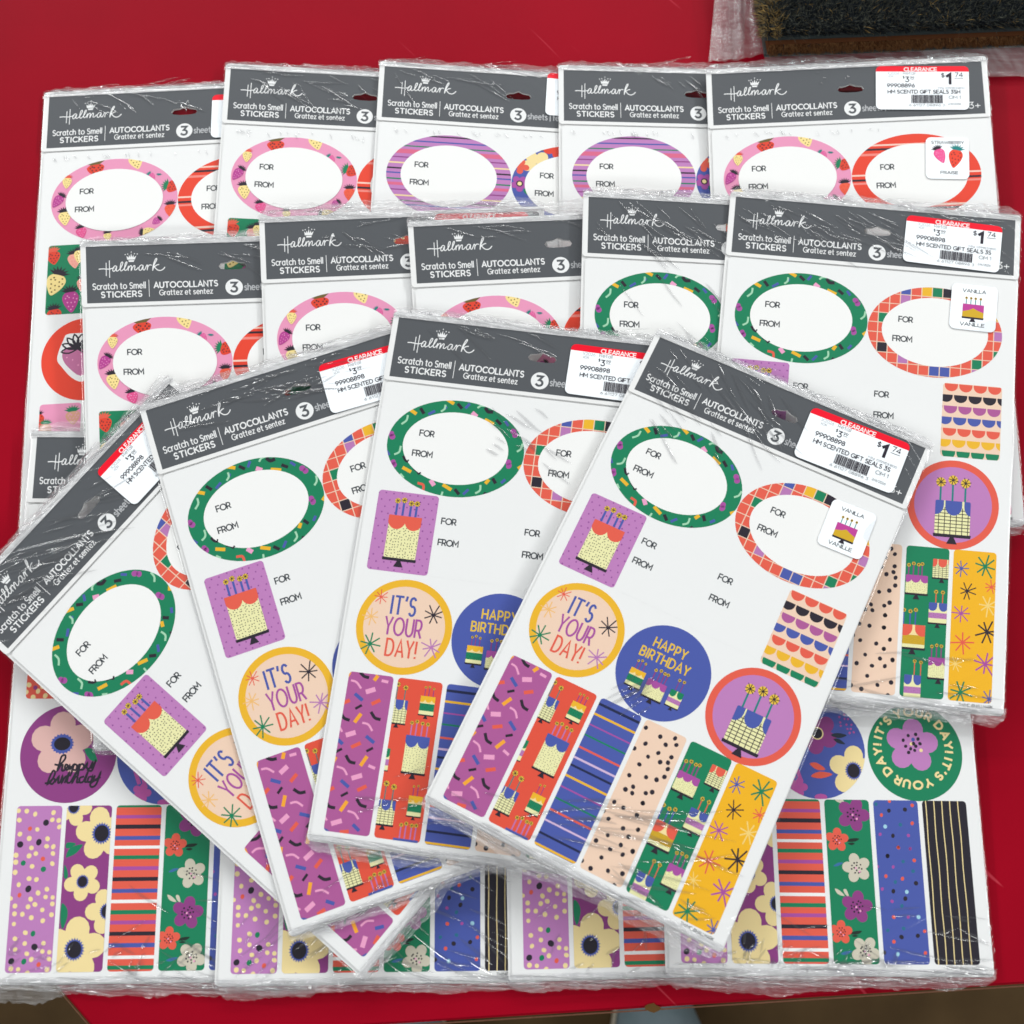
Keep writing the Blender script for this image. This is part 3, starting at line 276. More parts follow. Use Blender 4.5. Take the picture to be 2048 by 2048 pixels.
def cake(a,kind,P,seed=5):
    p0,p1,t0,t1=P[:4]; fl=P[4:]
    py=(p0[1]+p1[1])/2; ty=(t0[1]+t1[1])/2; x0,x1=min(t0[0],p0[0]),max(t1[0],p1[0]); cx=(x0+x1)/2; pw=(x1-x0)/2; x0+=pw*.07; x1-=pw*.07; w=x1-x0; h=py-ty
    body=rrect(x0,ty,x1,py,w*.04,2)
    cc={'grid_blue':('lilac',),'green_yellow':('plum',)}
    cand={'grid_blue':'teal','grid_blue3':'teal','green_yellow':'plum','purple_green':'plum','dots_blue':'purple','dots_red':'blue','dots_purple':'plum','grid_red':'teal','purple_blue':'coral','yellow_red':'blue'}[kind]
    for f in fl:
        a.stroke([(f[0],f[1]),(f[0],ty+.003)],w*(.055 if kind!='dots_red' else .07),cand,False)
    big=kind in('grid_blue','grid_blue3','dots_red','yellow_red')
    for i,f in enumerate(fl):
        r=w*{'grid_blue3':.14,'grid_blue':.145,'purple_green':.12,'purple_blue':.11,'dots_red':.09}.get(kind,.085)
        a.poly(ell(f[0],f[1],r,n=12),'yellowf'); a.star('ink',f[0],f[1],r*1.15,r*.16,i*.3,8)
    a.poly([(cx-pw*1.0,py),(cx+pw*1.0,py),(cx+pw*.97,py+w*.09),(cx-pw*.97,py+w*.09)],'ink')
    a.poly([(cx-w*.05,py+w*.08),(cx+w*.05,py+w*.08),(cx+w*.15,py+w*.28),(cx-w*.15,py+w*.28)],'ink')
    rr=random.Random(seed)
    base='cake'
    a.poly(body,base)
    def band(c,ya,yb): a.poly([(x0,ty+h*ya),(x1,ty+h*ya),(x1,ty+h*yb),(x0,ty+h*yb)],c)
    def dash(c,n,ya,yb,s=.02):
        a.up(); a.hold=True; nx=max(3,int(math.sqrt(n*w/(h*(yb-ya))))); ny=max(2,n//nx)
        for i in range(nx):
            for j in range(ny):
                x=x0+w*(i+.5+rr.uniform(-.3,.3))/nx; y=ty+h*(ya+(yb-ya)*(j+.5+rr.uniform(-.3,.3))/ny)
                a.poly(ell(x,y,w*s*1.2,w*s*.7,5,rr.uniform(0,3)),c)
        a.hold=False
    if kind.startswith('grid'):
        n=6 if kind=='grid_blue3' else 5; lw=w*.022
        a.up(); a.hold=True
        for i in range(1,n+1): x=x0+w*(i-.35)/n; a.poly([(x-lw/2,ty+h*.2),(x+lw/2,ty+h*.2),(x+lw/2,py),(x-lw/2,py)],'ink')
        a.hold=False; a.up(); a.hold=True
        m=7
        for i in range(m): y=ty+h*(.28+.72*i/m); a.poly([(x0,y-lw/2),(x1,y-lw/2),(x1,y+lw/2),(x0,y+lw/2)],'ink')
        a.hold=False
        c='coral' if kind=='grid_red' else 'blue'
        lobes(a,c,x0,x1,ty,h*.44,(.0,.52,1.06),.24,body)
    elif kind in('dots_blue','dots_red'):
        dash('ink',150 if kind=='dots_red' else 110,.12,1,.021); lobes(a,'coral' if kind=='dots_red' else 'blue',x0-w*.01,x1+w*.01,ty,h*.33,(.25,.77),.27,rrect(x0-w*.02,ty,x1+w*.02,py,.001,1))
    elif kind=='dots_purple': dash('olive',90,.3,1,.016); lobes(a,'magenta',x0,x1,ty,h*.42,(.06,.45,.88),.22,body)
    elif kind=='green_yellow': band('cream',.0,.4); lobes(a,'yellow',x0,x1,ty,h*.34,(.1,.55,1.0),.24,body); band('green',.4,.8); dash('ink',26,.43,.78,.022)
    elif kind in('purple_green','purple_blue'): band('purple',.5,.78); dash('ink',26,.52,.77,.018); lobes(a,'green' if kind=='purple_green' else 'blue',x0,x1,ty,h*.42,(.2,.8),.26,body)
    elif kind=='yellow_red': band('cream',0,.5); band('gold',.45,.85); dash('yellow',60,.47,.84,.014); lobes(a,'coral',x0,x1,ty,h*.5,(.15,.9),.32,body)
def berry(a,c,lc,x,y,tx,ty,w,seed=1):
    dx,dy=tx-x,ty-y; L=math.hypot(dx,dy) or .001; ux,uy=dx/L,dy/L; vx,vy=-uy,ux
    f=lambda s,t:(x+ux*s*L+vx*t*w/2,y+uy*s*L+vy*t*w/2)
    P=catmull([f(-.75,0),f(-.72,.6),f(-.35,1),f(.2,.86),f(.75,.4),f(1,0),f(.75,-.4),f(.2,-.86),f(-.35,-1),f(-.72,-.6)],3,True)
    if w>.004: a.poly(P,c)
    sd={'redb':'ink','creamb':'olive','pinkl':'pinks','coralb':'redb'}.get(c,'pink')
    if w>.004: a.dots(sd,w*.05,[f(s,t) for s,t in [(-.25,.6),(-.3,.15),(-.2,-.35),(-.1,-.75),(.1,.4),(.15,-.05),(.15,-.5),(.45,.3),(.5,-.2),(.72,.05),(-.45,.35),(-.5,-.55)]],6)
    lw=max(w,.02)
    for k in range(7):
        t=-1.2+2.4*k/6; b=f(-.75,0); dirx=-ux*math.cos(t)+vx*math.sin(t)*1.2; diry=-uy*math.cos(t)+vy*math.sin(t)*1.2
        e=(b[0]+dirx*lw*.52,b[1]+diry*lw*.52); m=(b[0]+dirx*lw*.2,b[1]+diry*lw*.2); nx,ny=-diry*lw*.08,dirx*lw*.08
        a.poly([b,(m[0]+nx,m[1]+ny),e,(m[0]-nx,m[1]-ny)],lc)
def run(a,key):
    z0=a.z
    for i,(t,c,w,L) in enumerate(ART.get(key,[])):
        if key not in('f_c1','hall'): a.z=z0
        P=pairs(L) if len(L)>1 else L
        if t=='bar': a.stroke(P,w,c,False)
        elif t=='cur': a.stroke(catmull(P,4),w,c)
        elif t=='dot': a.dots(c,w,P,9)
        elif t=='poly': a.poly(P,c)
        elif t=='spoly': a.poly(catmull(P,3,True),c)
        elif t=='star': a.star(c,P[0][0],P[0][1],w,w*.12,.1*i,8,i+1)
        elif t=='cake': cake(a,c,P,i+3)
        elif t=='h': a.poly([(-1,L[0]-w/2),(2,L[0]-w/2),(2,L[0]+w/2),(-1,L[0]+w/2)],c)
# ------------------------------------------------------------ sticker layout (shared by the three designs)
def bx(x0,y0,x1,y1): return rrect(x0,y0,x1,y1,.011)
O1=ell(.270,.449,.2235,.163,64); I1=ell(.270,.449,.172,.122,56); O2=ell(.722,.460,.2275,.163,64); I2=ell(.722,.460,.180,.124,56)
STRIP=[bx(.047+.1540*i,1.207,.187+.1540*i,1.695) for i in range(6)]
CIRC=[ell(x,y,.151,.151,56) for x,y in ((.194,1.048),(.4975,1.055),(.808,1.058))]
RL=bx(.047,.615,.242,.878); RR=bx(.758,.638,.956,.895)
STK={}   # template name -> list of (object name, label, Art)
def S(design,name,label,outline,bg,fn=None):
    a=Art(outline,0); a.base=outline; a.bg=bg
    if bg!='white': pass
    if fn: fn(a)
    STK.setdefault(design,[]).append((name,label,a,outline,bg))
def forfrom(a,x1,y1,x2,y2): 
    a.text('FOR',x1,y1+.0095,.019,'text',.21,w=.046); a.text('FROM',x2,y2+.0095,.019,'text',.21,w=.064)
def o1txt(a,I): a.poly(I,'white'); forfrom(a,.148,.410,.134,.480)
def o2txt(a,I): a.poly(I,'white'); forfrom(a,.598,.423,.581,.494)
def mk(key,after=None,before=None):
    def f(a):
        if before: before(a)
        run(a,key)
        if after: after(a)
    return f
# vanilla
S('V','oval_sticker','oval sticker with a green confetti rim',O1,'green',mk('v_o1',lambda a:o1txt(a,I1)))
def vo2(a):
    cell=.0357; cw=cell*.91
    for c,x,y in ART['v_cells']:
        i=round((x-.6175)/cell); j=round((y-.5650)/cell)
        cx,cy=.6175+i*cell,.5650+j*cell; a.poly([(cx-cell/2,cy-cell/2),(cx+cell/2,cy-cell/2),(cx+cell/2,cy+cell/2),(cx-cell/2,cy+cell/2)],c)
    a.up(); a.hold=True
    for i in range(-6,12): x=.6175+(i+.5)*cell; a.poly([(x-.0016,.2),(x+.0016,.2),(x+.0016,.7),(x-.0016,.7)],'pale' if 0 else 'peach')
    a.hold=False; a.up(); a.hold=True
    for i in range(-9,5): y=.5650+(i+.5)*cell; a.poly([(.4,y-.0014),(1,y-.0014),(1,y+.0014),(.4,y+.0014)],'peach')
    a.hold=False; o2txt(a,I2)
S('V','oval_sticker','oval sticker with an orange checked rim',O2,'coral',vo2)
def vrl(a):
    rr=random.Random(8); a.dots('spot',.0028,[(.05+.0245*i+(.012 if j%2 else 0)+rr.uniform(-.004,.004),.622+.0225*j+rr.uniform(-.004,.004)) for i in range(9) for j in range(12)],6)
    run(a,'v_rl')
S('V','cake_sticker','purple sticker of a cake with red icing',RL,'lav',vrl)
S('V','tag_sticker','plain white name sticker',bx(.250,.615,.495,.878),'white',lambda a:forfrom(a,.261,.694,.260,.764))
S('V','tag_sticker','plain white name sticker',bx(.505,.628,.750,.888),'white',lambda a:forfrom(a,.531,.698,.532,.771))
def scal(a):
    cols=['coral','ink','purple_c','blue','coral','yellow','green']; dy=.0392; dx=.0486
    for j,c in enumerate(cols):
        y=.6395+j*dy; off=.757+(-.012 if j%2 else .004)-.0*j
        a.up(); a.hold=True
        for i in range(-1,6): cx=off+dx*(i+.5); a.poly([(cx-dx*.46,y),(cx+dx*.46,y)]+ell(cx,y+.006,dx*.46,.021,9,0,0,math.pi),c)
        a.hold=False
S('V','scallop_sticker','cream sticker with rows of coloured scallops',RR,'peach',scal)
def vc1(a):
    a.poly(ell(.194,1.048,.1285,n=48),'peach'); run(a,'v_c1')
    a.text("IT'S",.145,1.010,.056,'blue',.13,w=.076,sp=.3); a.text('YOUR',.134,1.0765,.054,'magenta',.12,w=.115,sp=.26); a.text('DAY!',.148,1.143,.052,'coral',.12,w=.094,sp=.3)
S('V','round_sticker','yellow rimmed round sticker with stars',CIRC[0],'yellow',vc1)
def vc2(a):
    a.text('HAPPY',.4325,.990,.029,'yellowf',.17,w=.109,sp=.34); a.text('BIRTHDAY',.404,1.033,.029,'yellowf',.17,w=.165,sp=.3); run(a,'v_c2')
S('V','round_sticker','blue round sticker with three cakes',CIRC[1],'blue',vc2)
S('V','round_sticker','red rimmed purple round sticker with a blue cake',CIRC[2],'coral',lambda a:(a.poly(ell(.808,1.058,.128,n=48),'lav'),run(a,'v_c3')))
for i,(bg,lb) in enumerate((('purple_c','purple strip with confetti'),('redc','red strip with small cakes'),('blue','blue strip with thin coloured stripes'),('peach','peach strip with black dots'),('green','green strip with small cakes'),('mustard','yellow strip with coloured stars'))):
    S('V','strip_sticker',lb,STRIP[i],bg,mk('v_s%d'%(i+1)))
# floral
S('F','oval_sticker','oval sticker with a purple striped rim',O1,'lav',mk('f_o1',lambda a:o1txt(a,I1)))
def fo2(a):
    flower(a,'redb',.655,.302,.052,5,.2); flower(a,'cream',.582,.378,.055,5,.35); flower(a,'coral',.527,.392,.03,4,.2)
    flower(a,'magenta',.524,.4607,.032,5,.3); a.poly(ell(.524,.4607,.0125,n=12),'ink'); a.poly(ell(.524,.4607,.008,n=10),'cream'); a.poly(ell(.556,.492,.02,.012,12,.6),'green')
    flower(a,'cream',.85,.36,.05,5,.3); anemone(a,.76,.60,.06,.2); flower(a,'redb',.90,.50,.04); a.dots('magenta',.004,[(.60,.555),(.61,.57),(.59,.56),(.62,.56)],7); a.poly(ell(.60,.318,.008,n=8),'inkb'); o2txt(a,I2)
S('F','oval_sticker','oval sticker with a blue floral rim',O2,'blue',fo2)
S('F','leaf_sticker','orange sticker with cream dots',RL,'coral',lambda a:(run(a,'f_rl'),a.dots('cream',.0055,[(.06+.03*i,.63+.036*j+(.012 if i%2 else 0)) for i in range(6) for j in range(5)],8)))
S('F','tag_sticker','plain white name sticker',bx(.250,.615,.495,.878),'white',lambda a:forfrom(a,.261,.694,.260,.764))
S('F','tag_sticker','plain white name sticker',bx(.505,.628,.750,.888),'white',lambda a:forfrom(a,.531,.698,.532,.771))
S('F','flower_sticker','green sticker with flowers',RR,'green',lambda a:(smallflower(a,.81,.70,.05,'plum',.3),smallflower(a,.90,.80,.05,'bone',.1)))
def fc1(a):
    flower(a,'blush',.1724,1.0184,.098,5,-1.6,fat=.44); a.poly(ell(.1724,1.0184,.03,n=12),'blush')
    P=[((.1724+.0335*k*math.cos(t*.1571)),(1.0184+.029*k*math.sin(t*.1571))) for t,k in [(t,1.12 if t%2 else .96) for t in range(40)]]
    a.poly(P,'blue'); a.poly(ell(.1724,1.0184,.026,.0205,16),'blk'); a.poly(catmull([(.243,1.036),(.268,1.034),(.283,1.062),(.285,1.074),(.262,1.067)],3,True),'green'); run(a,'f_c1')
S('F','round_sticker','plum round sticker with a pink flower',CIRC[0],'plum',fc1)
def fc2(a):
    flower(a,'plum',.5005,1.0031,.065,5,.5); a.poly(ell(.5005,1.0031,.02,n=14),'cream'); a.poly(ell(.5,1.003,.0165,n=14),'blk')
    anemone(a,.608,1.118,.077,-2.75,cr_=.30); flower(a,'magentab',.43,1.17,.03); a.poly(ell(.50,1.2,.02,.01),'magentab'); run(a,'f_c2')
    a.stroke([(.405,1.10),(.42,1.14)],.012,'magentab'); a.stroke([(.425,1.10),(.44,1.15)],.012,'magentab')
S('F','round_sticker','blue round sticker with flowers',CIRC[1],'blue',fc2)
def fc3(a):
    flower(a,'lav',.8005,1.037,.083,5,-1.45,fat=.43); a.poly(ell(.8005,1.037,.03,n=12),'lav'); run(a,'f_c3')
    cx,cy=.803,1.0455
    for a0 in (math.radians(-74),math.radians(106)): a.text("IT'S YOUR DAY!",0,0,.0225,'cream',.30,w=.305,sp=.34,arc=(cx,cy,.103,a0))
S('F','round_sticker','green round sticker with a lilac flower ringed by words',CIRC[2],'green',fc3)
S('F','strip_sticker','lilac strip with cream blobs',STRIP[0],'lav',mk('f_s1'))
def fs2(a):
    run(a,'f_s2'); anemone(a,.222,1.212,.056,1.3); anemone(a,.3131,1.2908,.079,-1.75,cr_=.33); anemone(a,.2639,1.4335,.056,-2.1); anemone(a,.3445,1.521,.066,-1.9,cr_=.3); anemone(a,.2518,1.6303,.094,-1.45,cr_=.28)
S('F','strip_sticker','plum strip with large cream flowers',STRIP[1],'plum',fs2)
S('F','strip_sticker','orange strip with thin stripes',STRIP[2],'coral',mk('f_s3'))
def fs4(a):
    run(a,'f_s4')
    for i,(x,y,r,c,t) in enumerate(((.598,1.252,.051,'plum',-1.2),(.5421,1.3288,.036,'coral',-1.5),(.5974,1.4124,.044,'bone',-1.8),(.5905,1.5277,.048,'plum',-1.4),(.5365,1.6023,.035,'coral',-1.5),(.6081,1.6571,.044,'bone',-1.0))): smallflower(a,x,y,r,c,t,'blk',i)
S('F','strip_sticker','green strip with small flowers',STRIP[3],'green',fs4)
S('F','strip_sticker','blue strip with small dots',STRIP[4],'blue',mk('f_s5'))
def fs6(a):
    for i in range(5):
        x=.8285+.0256*i; rr=random.Random(i); a.stroke([(x+.0009*math.sin(v*1.3+i),1.19+.52*v/12) for v in range(13)],.0030,'cream',False)
S('F','strip_sticker','black strip with cream pinstripes',STRIP[5],'blk',fs6)
# strawberry
def berries(a,key):
    for i,b in enumerate(ART[key]): berry(a,*b,seed=i)
S('S','oval_sticker','oval sticker with a pink strawberry rim',O1,'spink',lambda a:(berries(a,'s_o1'),o1txt(a,I1)))
S('S','oval_sticker','oval sticker with a red striped rim',O2,'red',mk('s_o2',lambda a:o2txt(a,I2),None))
def srl(a):
    berries(a,'s_rl')
    for c,l,x,y in (('creamb','ink',.155,.66),('redb','ink',.215,.70),('pinkl','ink',.17,.77),('magb','ink',.21,.82)): berry(a,c,l,x,y,x,y+.028,.036)
S('S','berry_sticker','green sticker with strawberries',RL,'green',srl)
S('S','tag_sticker','plain white name sticker',bx(.250,.615,.495,.878),'white',lambda a:forfrom(a,.261,.694,.260,.764))
S('S','tag_sticker','plain white name sticker',bx(.505,.628,.750,.888),'white',lambda a:forfrom(a,.531,.698,.532,.771))
S('S','berry_sticker','pink sticker with strawberries',RR,'spink',lambda a:[berry(a,'redb','green',x,y,x,y+.03,.036) for x,y in ((.80,.68),(.88,.74),(.82,.82))])
def scr_(a):
    a.poly(catmull([(.10,1.02),(.115,.975),(.125,.955),(.16,.952),(.20,.955),(.235,.975),(.25,1.02),(.235,1.08),(.19,1.13),(.15,1.115),(.115,1.075),(.098,1.05)],3,True),'white')
    a.poly(catmull([(.115,1.02),(.14,1.0),(.18,.995),(.22,1.0),(.235,1.03),(.215,1.08),(.18,1.11),(.14,1.08),(.118,1.05)],3,True),'dusk')
    for t in range(8): q=-3.3+.50*t; c_,s_=math.cos(q),math.sin(q); a.stroke(catmull([(.165,1.01),(.165+.03*c_-.010*s_,1.01+.03*s_+.010*c_),(.165+.055*c_,1.01+.055*s_),(.165+.03*c_+.010*s_,1.01+.03*s_-.010*c_),(.165,1.01)],3),.0055,'ink')
    a.dots('pink',.003,[(.15,1.05),(.17,1.07),(.2,1.05),(.13,1.04),(.19,1.08)],6)
S('S','round_sticker','red round sticker with a strawberry',CIRC[0],'red',scr_)
S('S','round_sticker','pink round sticker',CIRC[1],'spink',lambda a:berry(a,'redb','green',.4975,1.04,.4975,1.13,.12))
S('S','round_sticker','green round sticker',CIRC[2],'green',lambda a:berry(a,'creamb','ink',.808,1.04,.808,1.13,.12))
S('S','strip_sticker','pink strip with strawberries',STRIP[0],'spink',lambda a:(berries(a,'s_s1'),[berry(a,'redb' if k%2 else 'tanb','green',.07+.08*(k%2),1.3+.06*k,.07+.08*(k%2),1.33+.06*k,.04) for k in range(6)]))
for i,bg in ((1,'green'),(2,'red'),(3,'cream'),(4,'magb'),(5,'pinkb')): S('S','strip_sticker','plain coloured strip',STRIP[i],bg)
# ------------------------------------------------------------ mesh output
def warp_fn(P):
    p=P['p']; pl=P['pl']; d=P['d']; c,s=math.cos(p[2]),math.sin(p[2])
    nrm=Vector((-pl[1],-pl[2],1)).normalized(); ux=Vector((c,s,pl[1]*c+pl[2]*s)).normalized(); vy=nrm.cross(ux)
    org=Vector((p[0],p[1],pl[0]+pl[1]*p[0]+pl[2]*p[1]))*W
    M=Matrix.Translation(org)@Matrix((ux,vy,nrm)).transposed().to_4x4(); Mi=M.inverted()
    TL,TR,BL,BR=d['TL'],d['TR'],d['BL'],d['BR']
    def f(u,v,z):
        u0=u-.5; w0=R/2-v; a=u; b=v/R
        k=((1-a)*(1-b),a*(1-b),(1-a)*b,a*b)
        u0+=k[0]*TL[0]+k[1]*TR[0]+k[2]*BL[0]+k[3]*BR[0]; w0+=k[0]*TL[1]+k[1]*TR[1]+k[2]*BL[1]+k[3]*BR[1]
        U=u0*(1+p[4])+p[3]*w0; X=p[0]+U*c-w0*s; Y=p[1]+U*s+w0*c
        return Mi@(Vector((X,Y,pl[0]+pl[1]*X+pl[2]*Y))*W)+Vector((0,0,z))
    return M,f
def link(name,me,parent,label=None,**kw):
    o=D.objects.new(name,me); col.objects.link(o)
    if parent: o.parent=parent
    if label: o['label']=label
    for k,v in kw.items(): o[k]=v
    return o
def mesh(name,V,F,mats,idx=None,smooth=False):
    me=D.meshes.new(name); me.from_pydata(V,[],F)
    for m in mats: me.materials.append(m)
    if idx: me.polygons.foreach_set('material_index',idx)
    if smooth: me.polygons.foreach_set('use_smooth',[True]*len(F))
    me.update(); return me
def slab(outline,z0,z1):
    """closed prism from an outline (u,v), as lists"""
    o=outline if area(outline)<0 else outline[::-1]   # v down: negative area = faces up
    n=len(o); V=[(x,y,z1) for x,y in o]+[(x,y,z0) for x,y in o]
    F=[tuple(range(n)),tuple(range(2*n-1,n-1,-1))]+[(i,i+n,(i+1)%n+n,(i+1)%n) for i in range(n)]
    return V,F
def art_mesh(name,a,z,f,outline=None,bg=None,thick=3e-5,basemat=None):
    V=[];F=[];I=[];mats=[];mi={}
    def m_i(m):
        if m.name not in mi: mi[m.name]=len(mats); mats.append(m)
        return mi[m.name]
    if outline:
        v,fc=slab(outline,z,z+thick); b=m_i(basemat or ink(bg)); V+=v; F+=fc; I+=[b]*len(fc)
        z+=thick+4e-6
    for pts,c,zz in a.P:
        if area(pts)>0: pts=pts[::-1]
        n=len(V); V+=[(x,y,z+zz) for x,y in pts]; F.append(tuple(range(n,n+len(pts)))); I.append(m_i(ink(c)))
    return mesh(name,[f(*q) for q in V],F,mats,I)
def tess(loops,z0,z1,f,name,m):
    from mathutils.geometry import tessellate_polygon
    vv=[[Vector((x,y,0)) for x,y in L] for L in loops]; tr=tessellate_polygon(vv); fl=[p for L in loops for p in L]; n=len(fl)
    V=[(x,y,z1) for x,y in fl]+[(x,y,z0) for x,y in fl]; F=[]
    for t in tr:
        a_=area([fl[i] for i in t]); t=tuple(t) if a_<0 else tuple(reversed(t)); F.append(t); F.append(tuple(i+n for i in reversed(t)))
    k=0
    for L in loops:
        q=len(L)
        for i in range(q): a0,a1=k+i,k+(i+1)%q; F.append((a0,a1,a1+n,a0+n))
        k+=q
    return mesh(name,[f(*p) for p in V],F,[m])
HOLE=[(.4625,.108),(.470,.097),(.492,.094),(.510,.086),(.528,.094),(.550,.097),(.557,.108),(.550,.118),(.528,.121),(.492,.121),(.470,.118)]
CARD=rrect(0,0,1,R,.016,5)
HEADP=[(.0185,.0200),(.9815,.0200),(.9815,.2290),(.0185,.2290)]
def head_art():
    a=Art(None,0)
    a.text('Scratch to Smell',.0385,.1795,.0215,'w',.15,w=.176,sp=.22); a.text('STICKERS',.0665,.2095,.0200,'w',.21,w=.135,sp=.30)
    a.text('AUTOCOLLANTS',.2435,.1800,.0200,'w',.21,w=.213,sp=.25); a.text('Grattez et sentez',.2605,.2075,.0190,'w',.15,w=.178,sp=.22)
    a.poly([(.2255,.150),(.2275,.150),(.2275,.212),(.2255,.212)],'w')
    a.poly(ell(.5115,.1865,.0295,n=28),'w'); a.text('3',.5005,.2035,.033,'grey',.23,w=.021); a.text('sheets | feuilles',.5465,.1990,.023,'silver',.16,w=.165,sp=.22); 
    return a
def logo_art():
    a=Art(None,0)
    for t,c,w,L in ART['hall']:
        L=[L[i]-(.052*(L[i-1]-.17) if i%2 else 0)-(.004 if i%2 else 0) for i in range(len(L))]
        P=pairs(L)
        if t=='bar': a.stroke(P,w*1.15,c)
        elif t=='cur': a.stroke(catmull(P,4),w*1.35,c)
        elif t=='dot': a.dots(c,w,P,7)
        else: a.poly(P,c)
    return a
HA=head_art(); AGE=Art(None,0); AGE.text('3+',.925,.2065,.024,'w',.12,w=.040,sp=.2); LA=logo_art()
def pl_art(code,desc):
    """price label in a unit box: x 0..1, y 0..0.527"""
    o=rrect(0,0,1,.527,.055,5); a=Art(o,0)
    a.poly([(0,0),(1,0),(1,.068),(0,.068)],'labelred'); a.text('CLEARANCE',.303,.060,.041,'w',.2,w=.35,sp=.2)
    a.text('X2026',.125,.104,.030,'textl',.09,w=.125); a.text('XDR',.13,.138,.022,'textl',.1,w=.06); a.text('Retail',.292,.104,.034,'textl',.12,w=.13)
    a.text('$',.290,.150,.026,'text',.2,w=.016); a.text('3',.318,.192,.058,'ink',.17,w=.036); a.text('99',.368,.156,.027,'ink',.14,w=.044); a.poly([(.368,.163),(.413,.163),(.413,.166),(.368,.166)],'ink')
    a.text('$',.702,.135,.045,'ink',.18,w=.034); a.text('1',.762,.215,.115,'ink',.26,w=.040); a.text('74',.850,.130,.048,'ink',.15,w=.082); a.poly([(.845,.146),(.938,.146),(.938,.151),(.845,.151)],'ink')
    a.text(code,.12,.258,.041,'ink',.18,w=.295,sp=.15); a.text('Mfg: 0399ES1800',.665,.277,.020,'textl',.13,w=.285); a.text(desc,.128,.333,.040,'ink',.155,w=.772,sp=.2)
    rr=random.Random(4); x=.378; a.up(); a.hold=True
    while x<.705:
        w=rr.choice((.003,.004,.007,.011)); a.poly([(x,.352),(x+w,.352),(x+w,.452),(x,.452)],'ink'); x+=w+rr.choice((.003,.004,.006))
    a.hold=False
    a.text('6 61127 08896 3',.352,.489,.026,'text',.1,w=.385); a.text('OM 1',.780,.398,.036,'text',.1,w=.125); a.text('2/6/2026',.772,.470,.022,'text',.11,w=.135)
    return o,a
PL={'S':pl_art('99908896','HM SCENTD GIFT SEALS 3SH'),'V':pl_art('99908898','HM SCENTED GIFT SEALS 3S'),'F':pl_art('99908897','HM SCENTED GIFT SEALS 3S')}
def sc_art(d):
    o=rrect(0,0,1,1.06,.12,5); a=Art(o,0)
    if d=='V':
        a.text('VANILLA',.24,.185,.072,'text',.2,w=.50); a.text('VANILLE',.23,.965,.072,'text',.2,w=.52)
        for x in (.33,.43,.53,.64): a.stroke([(x,.32),(x,.48)],.018,'teal',False); a.poly(ell(x,.32,.03,n=9),'gold'); a.poly(ell(x,.32,.017,n=7),'ink')
        a.poly([(.26,.46),(.72,.46),(.72,.76),(.26,.76)],'magb'); a.poly([(.26,.64),(.40,.60),(.49,.55),(.60,.60),(.72,.64),(.72,.76),(.26,.76)],'gold'); a.poly([(.25,.76),(.73,.76),(.72,.80),(.26,.80)],'ink'); a.poly([(.46,.80),(.52,.80),(.56,.87),(.42,.87)],'ink')
    else:
        a.text('STRAWBERRY',.13,.165,.068,'text',.2,w=.75); a.text('FRAISE',.34,.935,.068,'text',.2,w=.40)
        berry(a,'magp','ink',.33,.46,.41,.66,.26); berry(a,'redb','teal',.68,.52,.63,.78,.32)
    return o,a
SCL={'V':sc_art('V'),'S':sc_art('S')}
def place(a_o,P,x,y,w,rot,f,name,parent,z,basemat,label):
    o,a=P; c,s=math.cos(rot),math.sin(rot)
    g=lambda u,v,zz:f(x+(u*c-v*s)*w,y+(u*s+v*c)*w,zz)
    return link(name,art_mesh(name,a,z,g,o,None,1.2e-4,basemat),parent,label)
# where the shrink film is creased: (count, u0,v0,u1,v1, image angle, spread, length min, max)
CREASE={
'B4':[(34,.02,.02,.55,.20,38,9,.04,.15),(10,.1,.30,.5,.60,52,5,.08,.20)],
'B5':[(46,.02,.02,.62,.16,32,9,.03,.14),(10,.6,.0,.95,.05,15,8,.03,.1),(22,.02,1.55,.9,1.72,4,8,.05,.22)],
'D4':[(34,.03,.02,.50,.20,58,8,.04,.16),(8,.1,.23,.45,.36,60,8,.03,.09),(9,.30,1.17,.48,1.24,-28,5,.05,.13),(22,.25,1.48,.66,1.70,6,8,.06,.30),(14,.0,1.62,.9,1.72,20,14,.04,.14)],
'D1':[(40,.0,.02,.55,.14,-22,10,.04,.18)],
'D2':[(26,.03,.02,.60,.13,-12,12,.05,.20),(16,.05,1.45,.6,1.70,-30,14,.04,.12)],
'D3':[(12,.10,.02,.50,.09,20,12,.04,.14),(14,.35,.28,.56,.50,38,8,.03,.10),(14,.05,1.45,.7,1.72,-12,14,.05,.16)],
'A1':[(12,.10,.02,.5,.07,25,20,.03,.1),(6,.48,.06,.53,.09,70,20,.01,.03)],'A2':[(16,.05,.02,.55,.10,20,14,.03,.12),(5,.33,.10,.44,.22,5,6,.03,.07)],
'A3':[(10,.02,.02,.6,.06,18,14,.04,.14)],'A4':[(8,.30,.03,.5,.08,40,10,.03,.06)],'A5':[(5,.30,.03,.6,.1,30,30,.005,.015)],
'B1':[(10,.2,.03,.6,.07,10,12,.05,.14)],'B2':[(14,.2,.03,.6,.16,15,18,.03,.10)],'B3':[(8,.1,.02,.6,.07,10,16,.03,.12)],
'F1':[(26,.35,1.40,.9,1.72,22,16,.04,.15),(26,.0,1.63,.6,1.725,-35,20,.02,.06)],'F2':[(30,.4,1.35,.98,1.71,28,10,.05,.16),(24,.0,1.55,.5,1.72,-38,12,.03,.10)],
'F3':[(16,.0,1.55,.6,1.72,-50,16,.02,.06)],'F4':[(16,.30,1.52,.98,1.70,14,12,.05,.2),(46,.05,1.64,.7,1.722,-60,24,.012,.04),(18,.0,1.68,.9,1.725,2,6,.05,.2)]}
